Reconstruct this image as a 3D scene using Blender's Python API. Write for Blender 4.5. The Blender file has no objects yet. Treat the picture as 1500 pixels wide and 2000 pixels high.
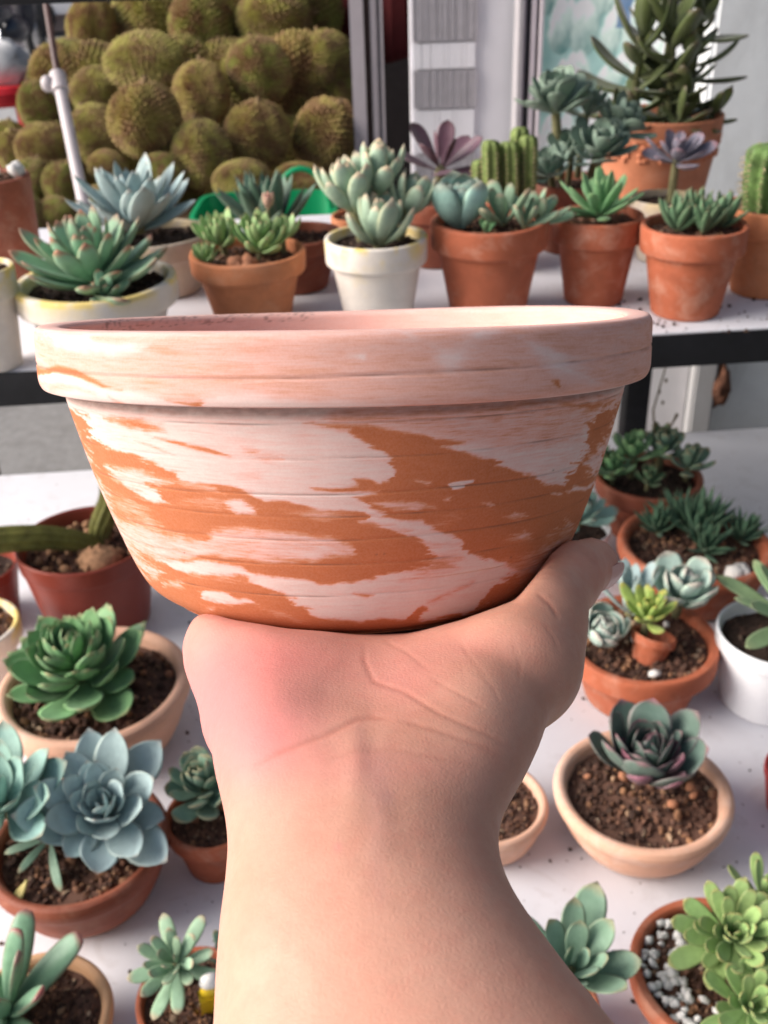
import bpy, bmesh, math, random
import numpy as np
from mathutils import Vector, Matrix, Euler
R = math.radians
random.seed(7); np.random.seed(7)
scene = bpy.context.scene
COL = scene.collection

# ------------------------------------------------------------------ camera
CZ = 1.35
CAM = Vector((0, 0, CZ))
PITCH, ROLL, FPX = R(30), R(2.0), 2000.0
FWD = Vector((0, math.cos(PITCH), -math.sin(PITCH)))
_r0 = Vector((1, 0, 0)); _u0 = Vector((0, math.sin(PITCH), math.cos(PITCH)))
RIGHT = _r0 * math.cos(ROLL) - _u0 * math.sin(ROLL)
UP = _u0 * math.cos(ROLL) + _r0 * math.sin(ROLL)
cd = bpy.data.cameras.new('camera'); cam = bpy.data.objects.new('camera', cd); COL.objects.link(cam)
cam.matrix_world = Matrix(((RIGHT.x, UP.x, -FWD.x, 0), (RIGHT.y, UP.y, -FWD.y, 0), (RIGHT.z, UP.z, -FWD.z, CZ), (0, 0, 0, 1)))
cd.sensor_fit = 'VERTICAL'; cd.sensor_height = 24; cd.sensor_width = 18; cd.lens = 24
cd.clip_start = 0.02; cd.clip_end = 500
cd.dof.use_dof = True; cd.dof.focus_distance = 0.225; cd.dof.aperture_fstop = 21
scene.camera = cam
scene.render.resolution_x = 768; scene.render.resolution_y = 1024

# ------------------------------------------------------------------ light
SUN_EL, SUN_AZ = R(29), R(-98)      # azimuth from +Y towards +X
w = bpy.data.worlds.new('World'); scene.world = w; w.use_nodes = True
nt = w.node_tree; nt.nodes.clear()
sky = nt.nodes.new('ShaderNodeTexSky'); sky.sky_type = 'NISHITA'; sky.sun_disc = False
sky.sun_elevation = SUN_EL; sky.sun_rotation = SUN_AZ; sky.air_density = 1.0; sky.dust_density = 4.0; sky.ozone_density = 1.0
bg = nt.nodes.new('ShaderNodeBackground'); bg.inputs[1].default_value = 0.095
wo = nt.nodes.new('ShaderNodeOutputWorld')
nt.links.new(sky.outputs[0], bg.inputs[0]); nt.links.new(bg.outputs[0], wo.inputs[0])
sd = bpy.data.lights.new('sun', 'SUN'); sd.energy = 3.1; sd.angle = R(44); sd.color = (1, .955, .93)
so = bpy.data.objects.new('sun', sd); COL.objects.link(so)
_dir = Vector((math.sin(SUN_AZ) * math.cos(SUN_EL), math.cos(SUN_AZ) * math.cos(SUN_EL), math.sin(SUN_EL)))
so.rotation_euler = _dir.to_track_quat('Z', 'Y').to_euler()
vs = scene.view_settings
vs.view_transform = 'Standard'; vs.look = 'None'; vs.gamma = 1; vs.exposure = 0.75; vs.use_curve_mapping = False
scene.cycles.max_bounces = 6

# ------------------------------------------------------------------ projection helpers
def ray(u, v):
    return FWD + RIGHT * ((u - 750) / FPX) + UP * ((1000 - v) / FPX)
def at_d(u, v, d): return CAM + ray(u, v) * d
def on_z(u, v, z):
    r = ray(u, v); return CAM + r * ((z - CZ) / r.z)
def on_y(u, v, y):
    r = ray(u, v); return CAM + r * (y / r.y)
UPZ, LOZ = 1.02, 0.67

# ------------------------------------------------------------------ mesh helpers
def mesh_from(name, verts, faces, mats=(), smooth=True, sharp=None, uvs=None, matidx=None):
    me = bpy.data.meshes.new(name)
    me.from_pydata([tuple(v) for v in verts], [], [tuple(f) for f in faces])
    for m in (mats if isinstance(mats, (list, tuple)) else [mats]): me.materials.append(m)
    if smooth: me.polygons.foreach_set('use_smooth', [True] * len(me.polygons))
    if uvs is not None:
        ul = me.uv_layers.new(name='UVMap')
        li = np.zeros(len(me.loops), dtype=np.int32); me.loops.foreach_get('vertex_index', li)
        ul.data.foreach_set('uv', np.asarray(uvs, dtype=np.float32)[li].ravel())
    if matidx is not None: me.polygons.foreach_set('material_index', matidx)
    me.update()
    if sharp: me.set_sharp_from_angle(angle=R(sharp))
    return me

def link(name, me, parent=None, loc=None, rot=None, scale=None, mat=None):
    o = bpy.data.objects.new(name, me); COL.objects.link(o)
    if parent is not None: o.parent = parent
    if mat is not None: o.matrix_local = mat
    else:
        if loc is not None: o.location = loc
        if rot is not None: o.rotation_euler = rot
        if scale is not None: o.scale = scale if hasattr(scale, '__len__') else (scale,) * 3
    return o
def tag(o, label=None, cat=None, group=None, kind=None):
    if label: o['label'] = label
    if cat: o['category'] = cat
    if group: o['group'] = group
    if kind: o['kind'] = kind
    return o
def empty(name, loc, label, cat, rz=0, group=None):
    o = bpy.data.objects.new(name, None); COL.objects.link(o); o.empty_display_size = .02
    o.location = loc; o.rotation_euler = (0, 0, rz)
    return tag(o, label, cat, group)

class MB:
    def __init__(s): s.v = []; s.f = []
    def add(s, v, f):
        n = len(s.v); s.v += [Vector(p) for p in v]; s.f += [tuple(i + n for i in q) for q in f]; return s
    def box(s, c, h, M=None):
        vs_ = [Vector((x * h[0], y * h[1], z * h[2])) for x in (-1, 1) for y in (-1, 1) for z in (-1, 1)]
        if M is not None: vs_ = [M @ p for p in vs_]
        return s.add([p + Vector(c) for p in vs_], [(0, 1, 3, 2), (4, 6, 7, 5), (0, 4, 5, 1), (2, 3, 7, 6), (0, 2, 6, 4), (1, 5, 7, 3)])
    def tube(s, pts, rad, n=10, cap=True):
        pts = [Vector(p) for p in pts]; rr = rad if hasattr(rad, '__len__') else [rad] * len(pts)
        vv = []; ff = []; up = None
        for i, p in enumerate(pts):
            t = (pts[min(i + 1, len(pts) - 1)] - pts[max(i - 1, 0)]).normalized()
            if up is None: up = t.orthogonal().normalized()
            up = (up - t * up.dot(t)).normalized(); b = t.cross(up)
            for k in range(n):
                a = 2 * math.pi * k / n; vv.append(p + (up * math.cos(a) + b * math.sin(a)) * rr[i])
        for i in range(len(pts) - 1):
            for k in range(n):
                k2 = (k + 1) % n; ff.append((i * n + k, i * n + k2, (i + 1) * n + k2, (i + 1) * n + k))
        if cap:
            ff.append(tuple(range(n - 1, -1, -1))); ff.append(tuple((len(pts) - 1) * n + k for k in range(n)))
        return s.add(vv, ff)
    def lathe(s, prof, n=48, M=None):
        vv = []; ff = []; rows = []
        for (r, z) in prof:
            if r < 1e-6: rows.append([len(vv)]); vv.append(Vector((0, 0, z)))
            else:
                rows.append(list(range(len(vv), len(vv) + n)))
                vv += [Vector((r * math.cos(2 * math.pi * k / n), r * math.sin(2 * math.pi * k / n), z)) for k in range(n)]
        for a, b in zip(rows, rows[1:]):
            for k in range(n):
                k2 = (k + 1) % n
                if len(a) == 1 and len(b) == 1: continue
                if len(a) == 1: ff.append((a[0], b[k2], b[k]))
                elif len(b) == 1: ff.append((a[k], a[k2], b[0]))
                else: ff.append((a[k], a[k2], b[k2], b[k]))
        if M is not None: vv = [M @ p for p in vv]
        return s.add(vv, ff)
    def ball(s, c, r, seg=12, rings=8, M=None):
        prof = [(math.sin(math.pi * i / rings), -math.cos(math.pi * i / rings)) for i in range(rings + 1)]
        prof[0] = (0, -1); prof[-1] = (0, 1)
        rr = r if hasattr(r, '__len__') else (r, r, r)
        T = Matrix.Translation(Vector(c)) @ (M.to_4x4() if M is not None else Matrix()) @ Matrix.Diagonal((*rr, 1))
        return s.lathe(prof, seg, T)
    def mesh(s, name, mats, smooth=True, sharp=35):
        return mesh_from(name, s.v, s.f, mats, smooth, sharp)
    def obj(s, name, mats, parent=None, smooth=True, sharp=35, **k):
        return link(name, s.mesh(name, mats, smooth, sharp), parent, **k)

# ------------------------------------------------------------------ materials
class NT:
    def __init__(s, name):
        s.m = bpy.data.materials.new(name); s.m.use_nodes = True; s.t = s.m.node_tree; s.t.nodes.clear()
        s.out = s.n('ShaderNodeOutputMaterial'); s.p = s.n('ShaderNodeBsdfPrincipled'); s.l(s.p.outputs[0], s.out.inputs[0])
    def n(s, t, **kw):
        x = s.t.nodes.new(t)
        for k, v in kw.items(): setattr(x, k, v)
        return x
    def l(s, a, b): s.t.links.new(a, b)
    def val(s, inp, v):
        if isinstance(v, bpy.types.NodeSocket): s.l(v, inp)
        else: inp.default_value = v
    def math(s, op, a, b=0.0, c=None, clamp=False):
        x = s.n('ShaderNodeMath', operation=op, use_clamp=clamp); s.val(x.inputs[0], a); s.val(x.inputs[1], b)
        if c is not None: s.val(x.inputs[2], c)
        return x.outputs[0]
    def noise(s, vec, scale, detail=4, rough=.55, dist=0.0, d4=None):
        x = s.n('ShaderNodeTexNoise'); x.inputs['Scale'].default_value = scale; x.inputs['Detail'].default_value = detail
        x.inputs['Roughness'].default_value = rough; x.inputs['Distortion'].default_value = dist
        if d4 is not None: x.noise_dimensions = '4D'; s.val(x.inputs['W'], d4)
        if vec is not None: s.l(vec, x.inputs['Vector'])
        return x.outputs[0]
    def coord(s, which='Object', scale=None, rot=None):
        c = s.n('ShaderNodeTexCoord').outputs[which]
        if scale or rot:
            mp = s.n('ShaderNodeMapping'); s.l(c, mp.inputs[0])
            if scale: mp.inputs['Scale'].default_value = scale
            if rot: mp.inputs['Rotation'].default_value = rot
            c = mp.outputs[0]
        return c
    def ramp(s, f, stops, interp='LINEAR'):
        x = s.n('ShaderNodeValToRGB'); cr = x.color_ramp; cr.interpolation = interp
        while len(cr.elements) < len(stops): cr.elements.new(.5)
        for e, (p, c) in zip(cr.elements, stops):
            e.position = p; e.color = (*c, 1) if hasattr(c, '__len__') else (c, c, c, 1)
        s.l(f, x.inputs[0]); return x.outputs[0]
    def mix(s, f, a, b, mode='MIX'):
        x = s.n('ShaderNodeMix', data_type='RGBA', blend_type=mode)
        s.val(x.inputs[0], f)
        for i, c in ((6, a), (7, b)):
            if isinstance(c, bpy.types.NodeSocket): s.l(c, x.inputs[i])
            else: x.inputs[i].default_value = (*c, 1)
        return x.outputs[2]
    def rnd(s): return s.n('ShaderNodeObjectInfo').outputs['Random']
    def bump(s, h, strength=.3, dist=.002):
        b = s.n('ShaderNodeBump'); b.inputs['Strength'].default_value = strength; b.inputs['Distance'].default_value = dist
        s.l(h, b.inputs['Height']); s.l(b.outputs[0], s.p.inputs['Normal']); return b
    def hsv(s, c, h=.5, sat=1., v=1.):
        x = s.n('ShaderNodeHueSaturation'); s.val(x.inputs[0], h); s.val(x.inputs[1], sat); s.val(x.inputs[2], v)
        s.l(c, x.inputs[4]) if isinstance(c, bpy.types.NodeSocket) else setattr(x.inputs[4], 'default_value', (*c, 1))
        return x.outputs[0]
    def done(s, col, rough=.6, spec=.5, **kw):
        s.val(s.p.inputs['Base Color'], col if isinstance(col, bpy.types.NodeSocket) else (*col, 1))
        s.val(s.p.inputs['Roughness'], rough); s.p.inputs['Specular IOR Level'].default_value = spec
        for k, v in kw.items(): s.p.inputs[k].default_value = v
        return s.m

def mat_simple(name, c, rough=.6, spec=.5, var=.12, scale=30, bump=.0, **kw):
    n = NT(name); co = n.coord('Object'); f = n.noise(co, scale, 5)
    a = [max(0, x * (1 - var)) for x in c]; b = [min(1, x * (1 + var)) for x in c]
    col = n.ramp(f, [(.3, a), (.7, b)])
    if bump: n.bump(n.noise(co, scale * 3, 5), bump, .002)
    return n.done(col, rough, spec, **kw)

def mat_clay(name, c, pale=None, rough=.8, stain=.35, moist=.3, yellow=0):
    """fired clay: mottled, faint throwing rings, pale lime bloom and darker damp patches"""
    n = NT(name); co = n.coord('Object'); rn = n.rnd(); w4 = n.math('MULTIPLY', rn, 40)
    f = n.noise(co, 2.6, 6, .62, .5, w4)
    col = n.ramp(f, [(.25, [x * (1 - moist) for x in c]), (.55, c), (.8, [min(1, x * 1.15 + .02) for x in c])])
    if pale:
        g = n.noise(co, 2.1, 8, .68, .8, n.math('ADD', w4, 9))
        col = n.mix(n.math('MULTIPLY', n.ramp(g, [(.5, 0), (.68, 1)]), stain), col, pale)
    fine = n.noise(co, 26, 5, .7)
    col = n.mix(.12, col, n.ramp(fine, [(.3, [x * .6 for x in c]), (.7, [min(1, x * 1.3) for x in c])]))
    if yellow:
        sp = n.n('ShaderNodeSeparateXYZ'); n.l(co, sp.inputs[0])
        at = n.n('ShaderNodeAttribute', attribute_name='lip').outputs['Fac']
        y = n.math('MULTIPLY', n.ramp(n.noise(co, 2.2, 4, .55, 0, n.math('ADD', w4, 3)), [(.43, 0), (.56, 1)]), yellow)
        y2 = n.math('MULTIPLY', n.ramp(n.noise(co, 2.4, 4, .5, 0, n.math('ADD', w4, 5)), [(.62, 0), (.72, 1)]), .35 * yellow)
        y = n.math('MAXIMUM', n.math('MULTIPLY', y, at), n.math('MULTIPLY', y2, .5))
        col = n.mix(y, col, (.82, .60, .12))
    wv = n.coord('Object', (.8, .8, 16))
    h = n.math('ADD', n.math('MULTIPLY', n.noise(wv, 1, 3), .7), n.math('MULTIPLY', fine, .5))
    n.bump(h, .25, .0008)
    return n.done(col, n.ramp(f, [(.3, rough - .12), (.7, rough)]), .35)

TERRA = mat_clay('terracotta_red', (.42, .115, .055), (.62, .40, .30), stain=.42)
TERRA2 = mat_clay('terracotta_brown', (.27, .075, .040), (.42, .24, .17), rough=.7, stain=.4)
TERRO = mat_clay('terracotta_orange', (.56, .20, .085), (.65, .40, .26), stain=.3)
TERRM = mat_clay('plastic_maroon', (.24, .045, .028), None, rough=.45, moist=.15)
PEACH = mat_clay('clay_peach', (.66, .385, .27), (.74, .58, .50), stain=.55, moist=.12)
PEACHO = mat_clay('clay_sand_orange', (.62, .35, .19), (.70, .50, .36), stain=.4, moist=.12)
CREAM = mat_clay('clay_cream', (.78, .70, .62), (.82, .77, .72), stain=.4, moist=.12, yellow=.8)
CREAMG = mat_clay('clay_cream_grey', (.50, .42, .34), (.62, .54, .46), stain=.4, moist=.15, yellow=.25)
BIGT = mat_clay('terracotta_relief', (.44, .16, .08), (.52, .30, .2), stain=.3)
WHITEPL = mat_simple('white_plastic', (.76, .77, .80), .35, .5, .03, 20)
BLACKM = mat_simple('black_painted_steel', (.008, .008, .010), .6, .3, .3, 60, .1)
GREENPL = mat_simple('green_plastic', (.0, .26, .10), .4, .5, .1, 15)

def _soil(name, cols):
    n = NT(name); co = n.coord('Object'); g = n.n('ShaderNodeNewGeometry').outputs['Random Per Island']
    col = n.ramp(g, cols); f = n.noise(co, 55, 4)
    col = n.mix(.22, col, n.ramp(f, [(.3, (.012, .008, .006)), (.7, (.16, .09, .06))]))
    n.bump(f, .5, .001)
    return n.done(col, .9, .3)
SOIL = _soil('potting_soil', [(0, (.030, .016, .012)), (.3, (.065, .033, .024)), (.55, (.12, .060, .042)), (.78, (.19, .090, .055)), (.93, (.34, .17, .085)), (1, (.42, .31, .21))])
SOILD = _soil('dark_soil', [(0, (.012, .008, .007)), (.6, (.03, .018, .014)), (.9, (.07, .035, .025)), (1, (.2, .14, .1))])

def leaf_mat(name, c, tip=None, edge=None, back=None, rough=.58, bloom=0.25, tipstart=.86, base=None, sss=.0):
    n = NT(name); uv = n.n('ShaderNodeUVMap').outputs[0]; s = n.n('ShaderNodeSeparateXYZ'); n.l(uv, s.inputs[0])
    t = s.outputs[0]; rn = n.rnd(); co = n.coord('Object')
    e = n.math('ABSOLUTE', n.math('SUBTRACT', n.math('MULTIPLY', s.outputs[1], 2), 1))
    f = n.noise(co, 5, 6, .62, .4, n.math('MULTIPLY', rn, 30))
    col = n.ramp(f, [(.25, [x * .78 for x in c]), (.5, c), (.8, [min(1, x * 1.18 + .015) for x in c])])
    base = base or [min(1, x * 1.15 + .03) for x in c]
    col = n.mix(n.ramp(t, [(.0, 1), (.38, 0)]), col, base)
    if bloom: # powdery wax, rubbed off in patches
        b = n.ramp(n.noise(co, 4, 5, .62, .6, n.math('MULTIPLY', rn, 17)), [(.4, 0), (.65, 1)])
        col = n.mix(n.math('MULTIPLY', b, bloom), col, [min(1, x * 1.1 + .07) for x in c])
    if edge:
        ef = n.math('MULTIPLY', n.math('POWER', e, 8), n.ramp(t, [(.35, 0), (.7, 1)]))
        col = n.mix(n.math('MULTIPLY', ef, .65), col, edge)
    if tip:
        tt = n.math('ADD', t, n.math('MULTIPLY', n.math('SUBTRACT', n.noise(co, 7, 3), .5), .12))
        tf = n.ramp(tt, [(tipstart, 0), (min(.995, tipstart + .13), 1)])
        col = n.mix(n.math('MULTIPLY', tf, n.math('ADD', .55, n.math('MULTIPLY', rn, .45))), col, tip)
    col = n.hsv(col, n.math('ADD', .49, n.math('MULTIPLY', rn, .02)), 1., n.math('ADD', .86, n.math('MULTIPLY', rn, .28)))
    n.bump(n.noise(co, 14, 5), .25, .0012)
    n.done(col, rough, .4)
    n.p.inputs['Sheen Weight'].default_value = .08; n.p.inputs['Sheen Roughness'].default_value = .6
    return n.m

# ------------------------------------------------------------------ leaves and rosettes
def leaf_mesh(name, mat, L=1, W=.4, T=.12, a=.7, b=.5, bend=.6, cup=.25, base=.22, mucro=.03, nl=11, m=10, wob=.0, seed=0):
    rs = random.Random(seed)
    pk = (a / (a + b)); mx = (pk ** a) * ((1 - pk) ** b)
    vv = []; uv = []; ff = []; x = z = 0; pt = 0
    ts = [0, .08, .18, .3, .42, .54, .66, .77, .86, .93, .975][:nl]
    w1 = rs.uniform(-1, 1) * wob
    for i, t in enumerate(ts):
        ds = (t - pt) * L; ang = bend * ((t + pt) / 2) ** 1.5; x += ds * math.cos(ang); z += ds * math.sin(ang); pt = t
        f = ((max(t, 1e-4)) ** a) * ((1 - t) ** b) / mx
        wd = W / 2 * max(f, base * (1 - t)); th = T / 2 * (max(f, .45) if t < .6 else max(f ** .8, .15)) * (1 - .35 * t)
        nx, nz = -math.sin(ang), math.cos(ang)
        for k in range(m):
            A = 2 * math.pi * k / m; y = math.cos(A); h = math.sin(A)
            off = th * h * (.55 if h > 0 else 1.0) + cup * wd * (y * y - .3) + wob * wd * math.sin(5 * t + w1 * 3) * y * .3
            vv.append((x + nx * off, y * wd + w1 * .08 * L * t * t, z + nz * off)); uv.append((t, (y + 1) / 2))
    ang = bend; vv.append((x + L * (.025 + mucro) * math.cos(ang), w1 * .08 * L, z + L * (.025 + mucro) * math.sin(ang) + cup * .02)); uv.append((1, .5))
    n = len(ts)
    for i in range(n - 1):
        for k in range(m):
            k2 = (k + 1) % m; ff.append((i * m + k, (i + 1) * m + k, (i + 1) * m + k2, i * m + k2))
    for k in range(m): ff.append(((n - 1) * m + k, n * m, (n - 1) * m + (k + 1) % m))
    ff.append(tuple(range(m)))
    return mesh_from(name, vv, ff, mat, True, None, uv)

STEMM = mat_simple('succulent_stem', (.17, .16, .08), .7, .3, .25, 200, .3)
def rosette(parent, mat, loc, rad, n=30, W=.42, T=.12, a=.9, b=.5, bend=.6, cup=.25, inc=(85, 12), s0=.35, hgt=.28,
            tilt=(0, 0), mucro=.03, seed=1, name='rosette', base=.22, jit=.13, pw=.75, wob=.16, stemh=0, leafname='leaf'):
    rs = random.Random(seed * 131 + 5)
    vs_ = [leaf_mesh(leafname, mat, 1, W * rs.uniform(.93, 1.07), T, a, b, bend * rs.uniform(.85, 1.15), cup * rs.uniform(.7, 1.3), base, mucro, wob=wob, seed=seed * 7 + i) for i in range(3)]
    M = Matrix.Translation(Vector(loc)) @ Euler((R(tilt[0]), R(tilt[1]), rs.uniform(0, 6.28) if tilt == (0, 0) else 0)).to_matrix().to_4x4()
    core = MB().lathe([(0, -stemh - .02 * rad), (.10 * rad, -stemh - .02 * rad), (.11 * rad, -stemh * .5), (.10 * rad, 0), (.08 * rad, hgt * rad * .6), (0, hgt * rad * .9)], 10)
    c = core.obj(name, [STEMM], parent, mat=M)
    az0 = rs.uniform(0, 6.28)
    for i in range(n):
        k = (i / (n - 1)) if n > 1 else 1
        s = rad * (s0 + (1 - s0) * k ** pw) * rs.uniform(1 - jit, 1 + jit)
        el = inc[0] + (inc[1] - inc[0]) * k ** .8 + rs.uniform(-8, 8)
        z = hgt * rad * (1 - k) ** 1.1
        az = az0 + i * 2.39996 + rs.uniform(-.2, .2)
        LM = Matrix.Translation((0, 0, z)) @ Matrix.Rotation(az, 4, 'Z') @ Matrix.Translation((.05 * rad, 0, 0)) @ Matrix.Rotation(-R(el), 4, 'Y') @ Matrix.Rotation(rs.uniform(-.3, .3), 4, 'X') @ Matrix.Scale(s, 4)
        link(leafname, vs_[i % 3], c, mat=LM)
    return c

# ------------------------------------------------------------------ soil meshes
def noise2(x, y, s=0):
    return (math.sin(x * 3.1 + s) * math.cos(y * 2.7 - s * 1.3) + .5 * math.sin(x * 7.3 - y * 5.1 + s * 2) + .3 * math.sin(x * 13 + y * 17 + s))
_ico = None
def ico():
    global _ico
    if _ico is None:
        bm = bmesh.new(); bmesh.ops.create_icosphere(bm, subdivisions=1, radius=1)
        _ico = ([v.co.copy() for v in bm.verts], [tuple(v.index for v in f.verts) for f in bm.faces]); bm.free()
    return _ico
def soil_mesh(seed, mat, ncl=620, cs=.066):
    rs = random.Random(seed); b = MB(); vv = [(0, 0, 0)]; ff = []; nr, na = 9, 36
    for i in range(1, nr + 1):
        for k in range(na):
            r = i / nr; A = 2 * math.pi * k / na; x, y = r * math.cos(A), r * math.sin(A)
            vv.append((x, y, .035 * noise2(x * 2, y * 2, seed)))
    for k in range(na): ff.append((0, 1 + k, 1 + (k + 1) % na))
    for i in range(nr - 1):
        for k in range(na): k2 = (k + 1) % na; ff.append((1 + i * na + k, 1 + (i + 1) * na + k, 1 + (i + 1) * na + k2, 1 + i * na + k2))
    b.add(vv, ff); iv, jf = ico()
    for _ in range(ncl):
        r = math.sqrt(rs.random()) * .96; A = rs.uniform(0, 6.28); x, y = r * math.cos(A), r * math.sin(A)
        s = cs * rs.uniform(.35, 1.0) * (1.6 if rs.random() < .08 else 1); z = .035 * noise2(x * 2, y * 2, seed)
        e = Euler((rs.uniform(0, 6), rs.uniform(0, 6), 0)).to_matrix(); sc = Vector((1, rs.uniform(.6, 1), rs.uniform(.5, .9)))
        b.add([Vector((x, y, z + s * .2)) + (e @ Vector((p.x * sc.x, p.y * sc.y, p.z * sc.z))) * s * rs.uniform(.8, 1.15) for p in iv], jf)
    return b.mesh('soil', [mat], True, 50)
SOILS = [soil_mesh(i, SOIL) for i in range(4)] ; SOILDS = [soil_mesh(i + 9, SOILD, 200) for i in range(2)]

# ------------------------------------------------------------------ pots (unit: rim radius 1)
def profile(kind, k):
    H = 2 * k
    if kind == 'std':      # classic collar pot
        bh = H * .30; br = .66
        o = [(0, 0), (br - .03, 0), (br, .03), (.86, H - bh - .02), (.88, H - bh), (.965, H - bh + .02), (.99, H - bh + .06), (1.0, H - .04), (.985, H), (.92, H + .005), (.89, H - .02), (.86, H - bh), (.6, .12), (0, .1)]
        so = (.86, H - .18)
    elif kind == 'bowl':   # rounded low bowl, rolled lip
        o = [(0, 0), (.60, 0), (.66, .02), (.78, H * .18), (.88, H * .42), (.94, H * .66), (.965, H * .72), (1.0, H * .78), (1.015, H * .88), (.995, H * .97), (.95, H), (.90, H * .985), (.865, H * .93), (.84, H * .75), (.7, H * .2), (0, H * .12)]
        so = (.85, H - .16)
    elif kind == 'wide':   # low bowl with tall straight collar
        bh = H * .36
        o = [(0, 0), (.66, 0), (.70, .02), (.86, H - bh - .02), (.90, H - bh), (.975, H - bh + .02), (1.0, H - bh + .06), (1.0, H - .06), (.985, H), (.90, H), (.87, H - .04), (.84, H - bh), (.6, .1), (0, .08)]
        so = (.86, H - .14)
    elif kind == 'plain':  # straight taper, thin wall
        o = [(0, 0), (.73, 0), (.76, .02), (.955, H * .78), (.96, H * .80), (.985, H * .81), (1.0, H - .03), (.99, H), (.955, H), (.93, H - .05), (.7, .06), (0, .05)]
        so = (.9, H - .25)
    else:                  # 'drum': thick plain wall
        o = [(0, 0), (.80, 0), (.84, .04), (.99, H - .08), (1.0, H - .03), (.97, H), (.86, H), (.82, H - .06), (.7, .1), (0, .1)]
        so = (.82, H - .12)
    return o, so
def bevel_prof(p):
    out = []
    for i, (r, z) in enumerate(p):
        if 0 < i < len(p) - 1:
            a = Vector(p[i - 1]); b = Vector((r, z)); c = Vector(p[i + 1])
            d1 = min(.012, (b - a).length * .3); d2 = min(.012, (c - b).length * .3)
            out.append(tuple(b + (a - b).normalized() * d1)); out.append(tuple(b * .5 + (b + (a - b).normalized() * d1) * .25 + (b + (c - b).normalized() * d2) * .25)); out.append(tuple(b + (c - b).normalized() * d2))
        else: out.append((r, z))
    return out
def pot(name, label, u, v, wpx, zs, k, kind, mat, d=None, soil=0, dark=False, cat='potted plant', group=None, sd=0):
    """thing: Empty at the pot's base; rim centre at photo pixel (u,v), rim width wpx; stands on zs"""
    rz = ray(u, v).z
    if d is None: d = (CZ - zs) / (k * wpx / FPX - rz)
    else: k = ((CZ + d * rz) - zs) / (wpx * d / FPX)
    rad = wpx * d / FPX / 2; P = CAM + ray(u, v) * d
    e = empty(name, (P.x, P.y, zs + .0005), label, cat, 0, group)
    prof, (sr, sz) = profile(kind, k)
    b = MB().lathe(bevel_prof(prof), 72)
    rs = random.Random(int(u * 3 + v)); ph = rs.uniform(0, 6)
    H = 2 * k
    for q in b.v:   # hand-made: faint wobble
        A = math.atan2(q.y, q.x); f = 1 + .006 * math.sin(2 * A + ph) + .003 * math.sin(5 * A + ph * 2 + q.z * 3)
        q.x *= f; q.y *= f; q.z += .006 * math.sin(3 * A + ph) * (q.z / H)
    me = b.mesh('pot', [mat], True, 42)
    at = me.attributes.new('lip', 'FLOAT', 'POINT')
    at.data.foreach_set('value', [max(0, min(1, (q.z / H - .90) / .05)) for q in b.v])
    link('pot', me, e, scale=rad, rot=(0, 0, ph))
    so = link('soil', (SOILDS if dark else SOILS)[soil % (2 if dark else 4)], e, loc=(0, 0, sz * rad), scale=(sr * rad, sr * rad, sr * rad), rot=(0, 0, ph))
    tag(so, kind='stuff')
    e['_r'] = 0; del e['_r']
    return e, rad, sz * rad

# ================================================================== SETTING
PSI = R(3.5); AX = Vector((math.cos(PSI), math.sin(PSI), 0)); AY = Vector((-math.sin(PSI), math.cos(PSI), 0))
# ground: pitted concrete
n = NT('concrete'); co = n.coord('Object'); f = n.noise(co, 2.2, 7, .62, .4); f2 = n.noise(co, 26, 6, .7)
c_ = n.mix(.5, n.ramp(f, [(.35, (.17, .165, .16)), (.62, (.30, .295, .29))]), n.ramp(f2, [(.3, (.15, .145, .14)), (.7, (.33, .325, .32))]))
n.bump(f2, .4, .01); CONC = n.done(c_, .85, .3)
gnd = link('ground', mesh_from('ground', [(-150, -30, 0), (150, -30, 0), (150, 250, 0), (-150, 250, 0)], [(0, 1, 2, 3)], CONC)); tag(gnd, kind='structure')
n = NT('asphalt'); co = n.coord('Object'); f = n.noise(co, 60, 6, .7); n.bump(f, .5, .01)
ASPH = n.done(n.ramp(f, [(.3, (.30, .295, .29)), (.7, (.42, .415, .41))]), .8, .3)
rd = link('road', mesh_from('road', [(-80, 8.2, .004), (80, 8.2, .004), (80, 15, .004), (-80, 15, .004)], [(0, 1, 2, 3)], ASPH)); tag(rd, kind='structure')
ln = MB()
for i in range(26): ln.box((-39 + 3.0 * i, 11.6, .008), (.75, .06, .001))
o = ln.obj('lane_marking', [mat_simple('road_paint', (.75, .75, .72), .6)]); tag(o, kind='structure')

# ---- rack
WOODW = None
n = NT('white_board'); co = n.coord('Object'); f = n.noise(co, 7, 6, .6, .5); g = n.noise(co, 420, 2, .5); h = n.noise(co, 35, 5, .65)
c_ = n.ramp(f, [(.3, (.64, .64, .68)), (.65, (.71, .71, .75))])
c_ = n.mix(n.ramp(h, [(.56, 0), (.78, .26)]), c_, (.36, .33, .32)); c_ = n.mix(n.ramp(n.noise(co, 13, 6, .7, 1.2), [(.60, 0), (.65, .16), (.70, .04)]), c_, (.30, .24, .20))
c_ = n.mix(n.ramp(n.noise(co, 130, 2, .5), [(.725, 0), (.755, .8)]), c_, (.09, .06, .05))
n.bump(n.noise(co, 90, 4), .08, .001); BOARD = n.done(c_, .5, .4)
rack = empty('plant_rack', (0, 0, 0), 'black steel plant rack with white boards holding all the potted succulents', 'rack')
F0 = on_z(750, 684, UPZ); B0 = on_z(95, 922, LOZ)
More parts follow.
